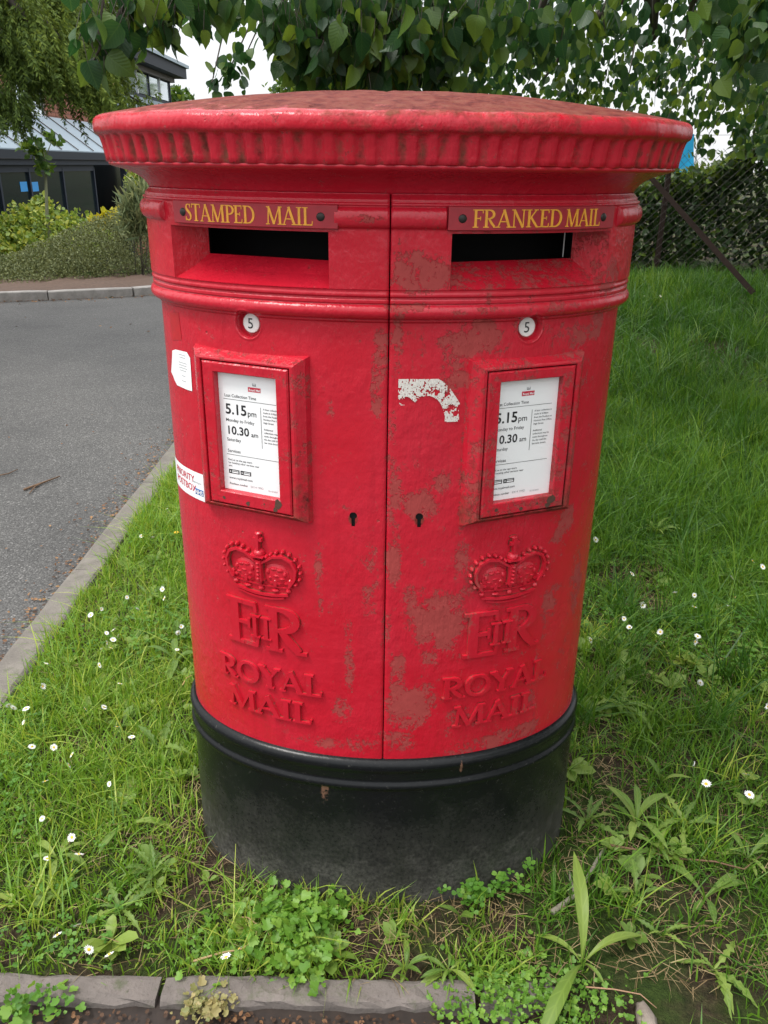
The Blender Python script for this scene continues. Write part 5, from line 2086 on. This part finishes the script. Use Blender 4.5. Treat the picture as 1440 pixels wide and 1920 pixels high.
# near verge, both sides of the box
x, y = field(262000, -1.06, 2.0, -.62, 2.9)
d_ = 1 - .93 * bare(x, y)
d_ *= .55 + .45 * sstep(-.6, .5, fbm(x, y, 9, 1))
d_ *= np.where((x > .38) & (x < 1.15) & (y < 1.5), .42 + .58 * sstep(-.2, .7, fbm(x, y, 7, 21)), 1)
d_ *= np.where((x > -.42) & (x < .45) & (y > .1) & (y < 1.4), .15, 1)     # hidden behind the box
d_ *= np.where(y < -.3, .85 + .15 * sstep(-.2, .3, fbm(x, y, 20, 5)), 1)
keep = (rng.random(len(x)) < d_) & ((y > -.445) | ((x > .3) & (y < -.46) & (rng.random(len(x)) < .5))) & ~inside_box(x, y) & ~((x < -1.045 + .012 * fbm(x, y, 25, 3)))
x, y = x[keep], y[keep]
far_ = np.hypot(x, y + 1.5)
h = rng.gamma(6, .0088, len(x)) * (.75 + .35 * sstep(-.5, .8, fbm(x, y, 5, 2))) * np.where(x > .3, 1.05 + .9 * sstep(.3, 1.8, y), 1.0 + .35 * sstep(.2, 1.6, y))
h *= np.where(y < -.32, .72, 1)
vv_ = np.clip(rng.normal(.43, .22, len(x)) + np.where(x > .3, -.26, .10) + .12 * fbm(x, y, 4, 8) * .5, 0, 1)  # darker right of the box, lighter left: tree shade put into the colour
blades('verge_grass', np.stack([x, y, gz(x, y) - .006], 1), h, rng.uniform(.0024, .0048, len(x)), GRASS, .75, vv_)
# longer lush grass up the bank
x, y = field(230000, .45, 5.4, 1.0, 6.6)
k = x / (y + 1.53)
keep = (k < .78) & (k > .16) & (rng.random(len(x)) < (.30 + .7 * sstep(-.7, .5, fbm(x, y, 3, 4))) * sstep(.9, 2.2, y) * (1 - .5 * sstep(3.5, 6, y)))
x, y = x[keep], y[keep]
h = rng.gamma(6, .0165, len(x)) * (.75 + .4 * sstep(-.5, .8, fbm(x, y, 2.5, 6)))
blades('bank_grass', np.stack([x, y, gz(x, y) - .008], 1), h, rng.uniform(.0030, .0058, len(x)) * (1 + .5 * sstep(2.5, 5.5, y)), LUSH, .5, np.clip(rng.normal(.42, .24, len(x)) + .20 * fbm(x, y, 3.2, 9), 0, 1))
# taller tufts that break up the lawn
def tufts(name, cs, per, hh, mat, wd):
    P = np.repeat(cs, per, axis=0) + rng.normal(0, .022, (len(cs) * per, 2))
    hs_ = np.repeat(rng.uniform(.7, 1.3, len(cs)), per) * rng.gamma(9, hh / 9, len(P))
    vr = np.clip(np.repeat(rng.normal(.5, .25, len(cs)), per) + rng.normal(0, .12, len(P)), 0, 1)
    blades(name, np.stack([P[:, 0], P[:, 1], gz(P[:, 0], P[:, 1]) - .006], 1), hs_, rng.uniform(*wd, len(P)), mat, .8, vr)


x, y = field(760, .5, 3.4, .3, 5.5)
k = x / (y + 1.53)
ok = (k > .16) & (k < .75) & (bare(x, y) < .3)
tufts('bank_tufts', np.stack([x, y], 1)[ok], 34, .15, LUSH, (.003, .006))
x, y = field(230, -1.0, 1.4, -.38, 2.3)
ok = ~inside_box(x, y, .025) & (bare(x, y) < .3) & ~((np.abs(x) < .42) & (y > .1))
tufts('verge_tufts', np.stack([x, y], 1)[ok], 22, .085, GRASS, (.0026, .005))
# low broad-leaved plants growing through the turf
x, y = field(330, -1.0, 1.7, -.40, 2.4)
ok = ~inside_box(x, y, .06) & ~((np.abs(x) < .42) & (y > .1))
cs = np.stack([x, y], 1)[ok]
P = np.repeat(cs, 8, axis=0)
n = len(P)
a_ = rng.uniform(0, 2 * math.pi, n)
ax = np.stack([np.cos(a_), np.sin(a_), rng.uniform(.1, .8, n)], 1)
nr_ = np.stack([rng.normal(0, .25, n) - np.cos(a_) * .4, rng.normal(0, .25, n) - np.sin(a_) * .4, np.ones(n)], 1)
kind(scatter('broadleaf_weeds', np.array([(0, 0, 0), (.14, .3, .05), (.24, .55, .06), (.17, .85, .02), (0, 1, -.06), (-.17, .85, .02), (-.24, .55, .06), (-.14, .3, .05), (0, .5, -.01)]), SF,
             np.stack([P[:, 0], P[:, 1], gz(P[:, 0], P[:, 1]) + .012], 1), rot_from(ax, nr_), np.repeat(rng.uniform(.028, .065, len(cs)), 8) * rng.uniform(.6, 1.1, n), WEED, None,
             np.clip(np.repeat(rng.normal(.45, .3, len(cs)), 8), 0, 1)), 'stuff')
# straw and thatch lying about
x, y = field(34000, -1.03, 1.6, -.44, 2.2)
e = np.sqrt((x / EA) ** 2 + (y / EB) ** 2)
pr_ = .26 + .35 * ((x > .38) & (x < 1.1) & (y < 1.4)) * sstep(.3, -.5, fbm(x, y, 7, 21)) + .5 * (1 - sstep(1.02, 1.6, e)) * (y < .1) + .55 * bare(x, y)
keep = (rng.random(len(x)) < pr_) & ~inside_box(x, y)
x, y = x[keep], y[keep]
n = len(x)
ax = np.stack([rng.normal(0, 1, n), rng.normal(0, 1, n), rng.normal(.10, .16, n)], 1)
nr_ = np.stack([rng.normal(0, .4, n), rng.normal(0, .4, n), np.ones(n)], 1)
SVs = np.array([(-.5, 0, 0), (.5, 0, 0), (.5, .35, .05), (-.5, .35, .05), (.4, .7, .05), (-.4, .7, .05), (.1, 1, 0), (-.1, 1, 0)])
SFs = np.array([(0, 1, 2, 3), (3, 2, 4, 5), (5, 4, 6, 7)])
sc3 = np.stack([rng.uniform(.0009, .0018, n), rng.uniform(.02, .06, n), rng.uniform(.03, .06, n)], 1)
kind(scatter('dry_straw', SVs, SFs, np.stack([x, y, gz(x, y) + rng.uniform(.002, .018, n)], 1), rot_from(ax, nr_), sc3, STRAW), 'stuff')


# clover: three leaflets on a stalk
def clover_field(name, x, y, hgt, size, mat, nleaf=3):
    n = len(x)
    a0 = rng.uniform(0, 6.28, n)
    P, A, Nn = [], [], []
    for k in range(nleaf):
        a = a0 + k * 2 * math.pi / nleaf + rng.normal(0, .12, n)
        A.append(np.stack([np.cos(a), np.sin(a), rng.normal(.10, .12, n)], 1))
        Nn.append(np.stack([rng.normal(0, .2, n), rng.normal(-.15, .2, n), np.ones(n)], 1))
        P.append(np.stack([x, y, gz(x, y) + hgt], 1))
    P, A, Nn = map(np.concatenate, (P, A, Nn))
    tv = np.array([(0, 0, 0), (.34, .35, .04), (.42, .72, .05), (.2, .98, .02), (0, .92, 0), (-.2, .98, .02), (-.42, .72, .05), (-.34, .35, .04)])
    tf = np.array([(0, 1, 2, 4), (2, 3, 4, 4), (4, 5, 6, 6), (0, 4, 6, 7)])
    tf = np.array([(0, 1, 2), (0, 2, 3), (0, 3, 4), (0, 4, 5), (0, 5, 6), (0, 6, 7)])
    return kind(scatter(name, tv, tf, P, rot_from(A, Nn), np.tile(size, nleaf), mat, None, np.tile(np.clip(rng.normal(.45, .25, n), 0, 1), nleaf)), 'stuff')


x, y = field(15000, .35, 2.1, -.44, 2.4)
pr_ = sstep(-.1, .9, fbm(x, y, 4, 12)) * (1 - bare(x, y))
keep = (rng.random(len(x)) < pr_ * .8) & ~inside_box(x, y)
x, y = x[keep], y[keep]
clover_field('clover', x, y, rng.uniform(.012, .05, len(x)), rng.uniform(.006, .0115, len(x)), CLOVER)
x, y = field(6000, -1.03, -.3, -.44, 2.2)
pr_ = sstep(.1, 1.1, fbm(x, y, 5, 14)) * (1 - bare(x, y))
keep = (rng.random(len(x)) < pr_ * .7) & ~inside_box(x, y)
x, y = x[keep], y[keep]
clover_field('clover', x, y, rng.uniform(.012, .04, len(x)), rng.uniform(.006, .011, len(x)), CLOVER)
# clover creeping against the front of the plinth
c0 = [on_z(px, py)[:2] for px, py in ((850, 1650), (900, 1640), (950, 1620), (880, 1680), (930, 1660))]
pts = np.concatenate([c + rng.normal(0, .022, (60, 2)) for c in c0])
pts = pts[~inside_box(pts[:, 0], pts[:, 1], .02)]
clover_field('clover', pts[:, 0], pts[:, 1], rng.uniform(.02, .06, len(pts)), rng.uniform(.009, .015, len(pts)), CLOVER)


# bright chickweed-like patch in front
def patch(name, cs, n, r, hmax, size, mat):
    P = []
    for px, py, k, rr in cs:
        c = on_z(px, py)[:2]
        P.append(c + rng.normal(0, 1, (k, 2)) * rr)
    P = np.concatenate(P)
    P = P[~inside_box(P[:, 0], P[:, 1], .02)]
    n = len(P)
    ax = np.stack([rng.normal(0, 1, n), rng.normal(0, 1, n), rng.normal(.25, .25, n)], 1)
    nr_ = np.stack([rng.normal(0, .55, n), rng.normal(-.2, .55, n), np.ones(n)], 1)
    z = gz(P[:, 0], np.maximum(P[:, 1], -.46)) + rng.uniform(.006, hmax, n)
    tv = np.array([(0, 0, -.05), (.40, .06, .10), (.50, .40, .14), (.30, .55, .06), (.36, .84, .08), (.14, 1.0, .0), (0, .84, -.06), (-.14, 1.0, .0), (-.36, .84, .08), (-.30, .55, .06), (-.50, .40, .14), (-.40, .06, .10)])
    tf = np.array([(0, k + 1, k + 2) for k in range(10)])
    return kind(scatter(name, tv, tf, np.stack([P[:, 0], P[:, 1], z], 1), rot_from(ax, nr_), size * (.35 + .95 * rng.random(n) ** 1.3), mat), 'stuff')


patch('chickweed', [(560, 1735, 100, .034), (520, 1770, 80, .034), (600, 1760, 90, .034), (560, 1800, 80, .03), (500, 1720, 50, .028), (620, 1725, 40, .028), (540, 1840, 26, .02), (590, 1830, 30, .022), (610, 1690, 24, .02)], 0, 0, .055, .018, CHICK)
patch('chickweed', [(420, 1790, 60, .03), (390, 1760, 40, .03), (460, 1790, 30, .02), (350, 1780, 20, .025)], 0, 0, .025, .014, CHICK)
patch('moss', [(980, 1880, 260, .05), (900, 1890, 160, .04), (1050, 1880, 200, .04), (850, 1895, 60, .03), (950, 1860, 120, .03), (1120, 1890, 90, .04)], 0, 0, .02, .011, CHICK)
patch('gutter_weed', [(30, 1905, 50, .02), (90, 1900, 40, .02)], 0, 0, .03, .018, CLOVER)
patch('gutter_weed', [(370, 1893, 60, .016), (400, 1897, 50, .014), (420, 1890, 20, .012)], 0, 0, .025, .014, leaf_mat('pale_weed', (.16, .17, .05), (.24, .22, .08), (.34, .28, .12), .2))
# brown litter: along the left kerb, in the gutter, at the far kerb
P = []
yy = rng.uniform(-.3, 3.2, 900)
P.append(np.stack([-1.165 - rng.gamma(1.3, .045, 900), yy, np.full(900, -.036)], 1))
xx = rng.uniform(-.9, .15, 500)
P.append(np.stack([xx, -.51 - np.abs(rng.normal(0, .04, 500)), np.full(500, .002)], 1))
tt = rng.uniform(-7, -1.5, 500)
P.append(np.stack([tt, yk(tt) - rng.gamma(1.2, .06, 500), np.full(500, -.036)], 1))
P.append(np.stack([rng.uniform(-5, -1.2, 120), rng.uniform(.5, 7, 120), np.full(120, -.037)], 1))
P = np.concatenate(P)
n = len(P)
ax = np.stack([rng.normal(0, 1, n), rng.normal(0, 1, n), rng.normal(0, .2, n)], 1)
nr_ = np.stack([rng.normal(0, .35, n), rng.normal(0, .35, n), np.ones(n)], 1)
kind(scatter('leaf_litter', SV, SF, P, rot_from(ax, nr_), rng.uniform(.006, .018, n) * np.where(P[:, 1] > 6, 1.8, np.where(P[:, 1] < -.45, .65, 1)), LITTER, None, np.where(P[:, 1] < -.45, rng.random(n) ** 3 * .7, rng.random(n))), 'stuff')


# ------------------------------------------------------------------ weeds one can pick out
def weed_leaf_mesh(lobes, width, droop, seed):
    r = random.Random(seed)
    n = 13
    V, UV = [], []
    for i in range(n):
        t_ = i / (n - 1)
        env = math.sin(min(1, t_ * 1.02) ** (.75 if lobes else 1.15) * math.pi) ** .8 if t_ < .985 else 0
        base = width * (.18 + .82 * t_) * env + .012 * (1 - t_)
        if lobes:
            base *= (1.0 if i % 2 else .45) * r.uniform(.8, 1.15)
        z = .45 * t_ * (1 - t_) * 1.2 - droop * t_ * t_ + .12 * t_
        back = -.035 if (lobes and i % 2) else 0
        V += [(-base, t_ + back, z + base * .35), (0, t_, z), (base, t_ + back, z + base * .35)]
        UV += [(-base * 2, t_), (0, t_), (base * 2, t_)]
    F = []
    for i in range(n - 1):
        for k in range(2):
            a = i * 3 + k
            F.append((a, a + 1, a + 4, a + 3))
    return np.array(V), np.array(F), np.array(UV)


WM = {}
for lobes in (0, 1):
    for k in range(4):
        V, F, UV = weed_leaf_mesh(lobes, .165 if lobes else .13, .10 + .10 * k, k)
        o = np_mesh('leaf', V, F, WEED, None, True, {'var': np.full(len(V), .2 + .2 * k)}, UV)
        WM[(lobes, k)] = o.data
        bpy.data.objects.remove(o)

WEEDS = [  # px, py, leaf length, leaves, lobed, lift, label, name
    (1228, 1010, .13, 7, 1, .55, 'spiky pale weed standing highest in the grass right of the box', 'sow_thistle'),
    (1165, 1230, .15, 8, 1, .22, 'spreading toothed weed close to the right side of the red door', 'dandelion'),
    (1165, 1335, .15, 8, 1, .15, 'flat toothed rosette right of the join between red body and black base', 'dandelion'),
    (1238, 1475, .12, 3, 0, .9, 'single upright ribbed leaf with holes right of the black base', 'plantain'),
    (1100, 1555, .11, 6, 1, .45, 'toothed rosette nearest the right side of the black base', 'dandelion'),
    (1190, 1555, .12, 7, 0, .6, 'rosette of upright rounded leaves above the lichened stick', 'plantain'),
    (1280, 1560, .10, 7, 1, .3, 'low toothed rosette above the thin brown twig', 'dandelion'),
    (1230, 1600, .12, 6, 1, .12, 'flat toothed rosette under the thin brown twig', 'dandelion'),
    (1090, 1815, .17, 5, 0, .35, 'large plantain with four long ribbed leaves on bare soil', 'plantain'),
    (1320, 1690, .11, 5, 0, .12, 'broad flat leaved weed by the right edge of the photo', 'dock_weed'),
    (1335, 1830, .10, 6, 1, .2, 'dandelion with one big toothed leaf beside the brown soil', 'dandelion'),
    (1400, 1620, .11, 6, 0, .25, 'leafy weed at the end of the thin brown twig', 'dock_weed'),
    (1240, 1760, .07, 5, 1, .4, 'small bright weed in the middle of the brown soil', 'dandelion'),
    (1190, 1690, .09, 6, 1, .3, 'weed with pale leaves below the lichened stick', 'dandelion'),
    (865, 1740, .10, 2, 0, 1.2, 'lone upright pale leaf in front of the black base', 'plantain'),
    (840, 1830, .08, 6, 0, .2, 'small leafy weed behind the broken front edging', 'dock_weed'),
    (760, 1830, .07, 6, 0, .6, 'pale tufted weed overhanging the front edging', 'dock_weed'),
    (300, 1420, .12, 7, 1, .3, 'bright toothed weed left of the top of the black base', 'dandelion'),
    (235, 1560, .13, 5, 0, .15, 'weed with one long yellowing leaf in the left grass', 'plantain'),
    (230, 1720, .11, 7, 1, .2, 'dandelion rosette in the front left grass', 'dandelion'),
    (110, 1620, .09, 6, 0, .2, 'leafy weed near the left edge of the photo', 'dock_weed'),
    (290, 1650, .09, 6, 1, .4, 'dark toothed weed beside the bare soil left of the black base', 'dandelion'),
    (330, 1250, .13, 6, 0, .35, 'long leaved weed beside the left edge of the red body', 'plantain'),
    (280, 1130, .10, 6, 1, .35, 'weed among the thick grass near the left kerb', 'dandelion'),
    (1430, 1240, .10, 6, 0, .3, 'leafy weed by the right edge of the photo above the daisies', 'dock_weed'),
    (1370, 1100, .10, 6, 0, .4, 'plantain among the daisies in the shaded grass', 'plantain'),
]
for wi, (px, py, ln, nl, lob, lift, lab, nm) in enumerate(WEEDS):
    c = on_z(px, py, float(gz(*on_z(px, py)[:2])))
    root = thing(nm, lab, 'weed', c)
    a0 = rng.uniform(0, 6.28)
    big = 'four long ribbed' in lab
    nl = int(nl * 1.5) if nl > 5 else nl
    for k in range(nl):
        o = bpy.data.objects.new('leaf', WM[(lob, int(rng.integers(0, 4)))])
        link(o, root)
        s_ = ln * rng.uniform(.38, 1.0)
        o.scale = (s_ * rng.uniform(.85, 1.2), s_, s_)
        o.rotation_euler = (lift * rng.uniform(.6, 1.3), rng.normal(0, .15), a0 + k * 2.4 + rng.normal(0, .35))
        o.location = (0, 0, .004 + .002 * k)
        if big:
            a_, l_, f_ = ((-.05, .20, .85), (-1.15, .14, .35), (2.55, .20, .12), (.95, .10, .3), (-2.6, .06, .3))[k]
            o.scale = (l_ * .72, l_, l_)
            o.rotation_euler = (f_, 0, a_)

# daisies
pet = MB()
for k in range(15):
    a = k * 2 * math.pi / 15
    ca, sa_ = math.cos(a), math.sin(a)
    R_ = random.uniform(.88, 1.05)
    p = lambda r, t_, z: (r * ca - t_ * sa_, r * sa_ + t_ * ca, z)
    pet.add([p(.25, -.05, 0), p(.25, .05, 0), p(.7 * R_, .125, .06 + .02 * (k % 2)), p(R_, .07, .05 + .03 * (k % 3)), p(R_, -.07, .05 + .03 * (k % 3)), p(.7 * R_, -.125, .06 + .02 * (k % 2))], [(0, 1, 2, 5), (5, 2, 3, 4)])
o = pet.build('petals', PETAL)
PM = o.data
bpy.data.objects.remove(o)
yo = MB().dome(0, 0, .34, .34, .20, .03, lambda u, v, d: (u, v, d), 10, 3)
o = yo.build('flower_centre', YOLK, None, True)
YM = o.data
bpy.data.objects.remove(o)
stm = MB().tube([(0, 0, 0), (.05, .02, .5), (0, 0, 1)], [.035, .03, .03], 4)
o = stm.build('stem', STEM)
SM = o.data
bpy.data.objects.remove(o)
DL = [(200, 1187), (213, 1182), (222, 1192), (200, 1205), (208, 1215), (212, 1200), (190, 1218), (225, 1282), (195, 1326), (187, 1247), (238, 1120), (258, 1142), (190, 1142), (308, 1122), (170, 1153), (340, 1175), (334, 1187), (305, 1105), (135, 1415), (205, 1470),
      (220, 1363), (247, 1382), (160, 1330), (101, 1401), (129, 1435), (79, 1535), (135, 1570), (148, 1602), (136, 1632), (88, 1610), (145, 1735), (108, 1753), (167, 1780), (205, 1790), (131, 1812), (332, 1218), (86, 1245), (80, 1287), (45, 1355), (25, 1327), (85, 1465), (16, 1323), (49, 1329), (60, 1400), (265, 1005), (287, 1008), (313, 955), (316, 962)]
DR = [(1117, 1012), (1185, 1076), (1201, 1132), (1170, 1160), (1180, 1176), (1133, 1196), (1108, 1200), (1265, 1112), (1302, 1116), (1302, 1138), (1308, 1193), (1303, 1203), (1238, 1185), (1313, 1280), (1303, 1433), (1324, 1470), (1399, 1452), (1372, 1083), (1367, 1137), (1411, 1052), (1430, 1063), (1379, 1120), (1440, 1325), (1405, 1490),
      (1237, 565), (1270, 562), (1207, 572), (1205, 1135)]
DF = [(424, 1795), (449, 1779)]


def daisy(px, py, lab, grp, size):
    hgt_ = random.uniform(.045, .075) if 'left' in grp else random.uniform(.065, .11)
    g0 = on_z(px, py, hgt_)
    for _ in range(4):
        g0 = on_z(px, py, float(gz(g0[0], g0[1])) + hgt_)
    zb_ = float(gz(g0[0], g0[1]))
    r = thing('daisy', lab, 'flower', (g0[0], g0[1], zb_), grp)
    s_ = size * random.uniform(.8, 1.15)
    tilt = (random.gauss(.5, .5), random.gauss(0, .5), random.uniform(0, 6.28))
    o = bpy.data.objects.new('stem', SM); link(o, r); o.scale = (.02, .02, hgt_)
    o = bpy.data.objects.new('petals', PM); link(o, r); o.scale = (s_, s_, s_ * random.choice((1, 1, 3.5))); o.location = (0, 0, hgt_); o.rotation_euler = tilt
    o = bpy.data.objects.new('flower_centre', YM); link(o, r); o.scale = (s_,) * 3; o.location = (0, 0, hgt_); o.rotation_euler = tilt


for px, py in DL:
    if 185 <= px <= 230 and 1180 <= py <= 1220:
        lab, grp = 'small white daisy in the tight cluster midway along the left grass', 'clustered daisies left of the box'
    elif py < 1110:
        lab, grp = 'small white daisy at the far end of the left grass beside the red body', 'far daisies left of the box'
    elif py < 1300:
        lab, grp = 'loose white daisy in the left grass level with the raised words', 'loose daisies left of the box'
    elif px < 110:
        lab, grp = 'small white daisy near the left edge by the kerb and black base height', 'kerbside daisies left of the box'
    elif py < 1500:
        lab, grp = 'white daisy in the left grass level with the upper black base', 'daisies left of the black base'
    else:
        lab, grp = 'white daisy in the front left grass above the stone edging', 'front daisies left of the box'
    daisy(px, py, lab, grp, .0088)
for px, py in DR:
    if py < 600:
        lab, grp = 'tiny white daisy high on the bank near the hedge', 'bank daisies on the right'
    elif px > 1350 and py < 1200:
        lab, grp = 'white daisy in the shaded grass by the right edge of the photo', 'daisies near the right edge'
    elif py < 1230:
        lab, grp = 'white daisy in the loose patch right of the crown and cipher', 'patch of daisies right of the box'
    else:
        lab, grp = 'white daisy right of the black base with bright yellow centre', 'daisies right of the black base'
    daisy(px, py, lab, grp, .0105)
for px, py in DF:
    daisy(px, py, 'white daisy in the chickweed in front of the black base', 'daisies in front of the box', .0105)
# a buttercup by the left edge
g0 = on_z(331, 998, .05)
r = thing('buttercup', 'tiny yellow flower beside the left edge of the red body', 'flower', (g0[0], g0[1], 0))
o = bpy.data.objects.new('stem', SM); link(o, r); o.scale = (.02, .02, .05)
mb = MB()
for k in range(5):
    a = k * 1.2566
    mb.dome(.006 * math.cos(a), .006 * math.sin(a), .0055, .0055, .003, .049, lambda u, v, d: (u, v, d), 6, 2)
mb.build('petals', YOLK, r)

# sticks, fallen bits
def stick(name, lab, cat, pxs, rad, mat, z=.012, branches=()):
    pts = [on_z(px, py, z) for px, py in pxs]
    pts = [np.array([p[0], p[1], (float(gz(p[0], p[1])) if z > -.01 else z) + abs(z)]) if z > -.01 else p for p in pts]
    c = pts[0]
    mb = MB()
    mb.tube([p - c for p in pts], list(np.linspace(rad, rad * .55, len(pts))), 6)
    for b in branches:
        q = [on_z(px, py, z) for px, py in b]
        mb.tube([p - c for p in q], list(np.linspace(rad * .7, rad * .35, len(q))), 5)
    o = mb.build(name, mat, None, True, loc=c)
    tag(o, lab, cat)
    return o


stick('stick', 'grey lichened stick lying in the grass right of the black base', 'stick', [(1035, 1712), (1075, 1680), (1100, 1650), (1120, 1615), (1140, 1585)], .006, TWIG, .016, [[(1078, 1676), (1070, 1650), (1068, 1635)]])
stick('twig', 'long thin brown twig curving through the weeds on the right', 'twig', [(1135, 1588), (1200, 1597), (1270, 1610), (1340, 1618), (1395, 1632), (1430, 1600)], .0028, simple('brown_twig', (.16, .09, .05), .8), .02)
stick('twig', 'forked dead twig lying on the grey road', 'twig', [(45, 918), (80, 905), (112, 893)], .006, simple('brown_dead_twig', (.13, .075, .04), .85), -.036, [[(80, 905), (66, 912), (55, 925)]])
stick('twig', 'short bent twig at the left edge of the road', 'twig', [(-5, 892), (15, 888), (33, 880)], .004, simple('brown_dead_twig', (.12, .07, .04), .85), -.036)
stick('dry_stalk', 'pale curled dry stalk lying beside the chickweed', 'stalk', [(360, 1800), (410, 1785), (455, 1778), (480, 1760), (482, 1735), (465, 1720), (450, 1718)], .0022, simple('pale_stalk', (.35, .24, .12), .8), .024)
stick('dry_stalk', 'curled yellow stalk against the left side of the box', 'stalk', [(342, 1283), (350, 1270), (362, 1264)], .002, simple('yellow_stalk', (.45, .33, .12), .8), .05)
stick('dry_stalk', 'thin fallen stalk crossing the brown soil', 'stalk', [(1098, 1852), (1150, 1858), (1200, 1868), (1232, 1885)], .0016, simple('tan_stalk', (.34, .20, .12), .8), .014)
mb = MB()
q = rng.normal(0, 1, (1, 3))
c = on_z(1212, 1900, .01)
V, F = [], []
for j in range(5):
    for k in range(9):
        a = 2 * math.pi * k / 9
        b = (j / 4 - .5) * math.pi
        rr = 1 + .12 * math.sin(k * 2.3 + j)
        V.append((.018 * rr * math.cos(b) * math.cos(a), .034 * rr * math.cos(b) * math.sin(a), .014 * math.sin(b) + .004))
for j in range(4):
    for k in range(9):
        F.append((j * 9 + k, j * 9 + (k + 1) % 9, (j + 1) * 9 + (k + 1) % 9, (j + 1) * 9 + k))
mb.add(V, F)
tag(mb.build('stone', concrete_mat('pebble', (.30, .25, .21)), None, True, loc=(c[0], c[1], float(gz(c[0], c[1])) + .004)), 'pale stone half sunk in the soil at the bottom right', 'stone')
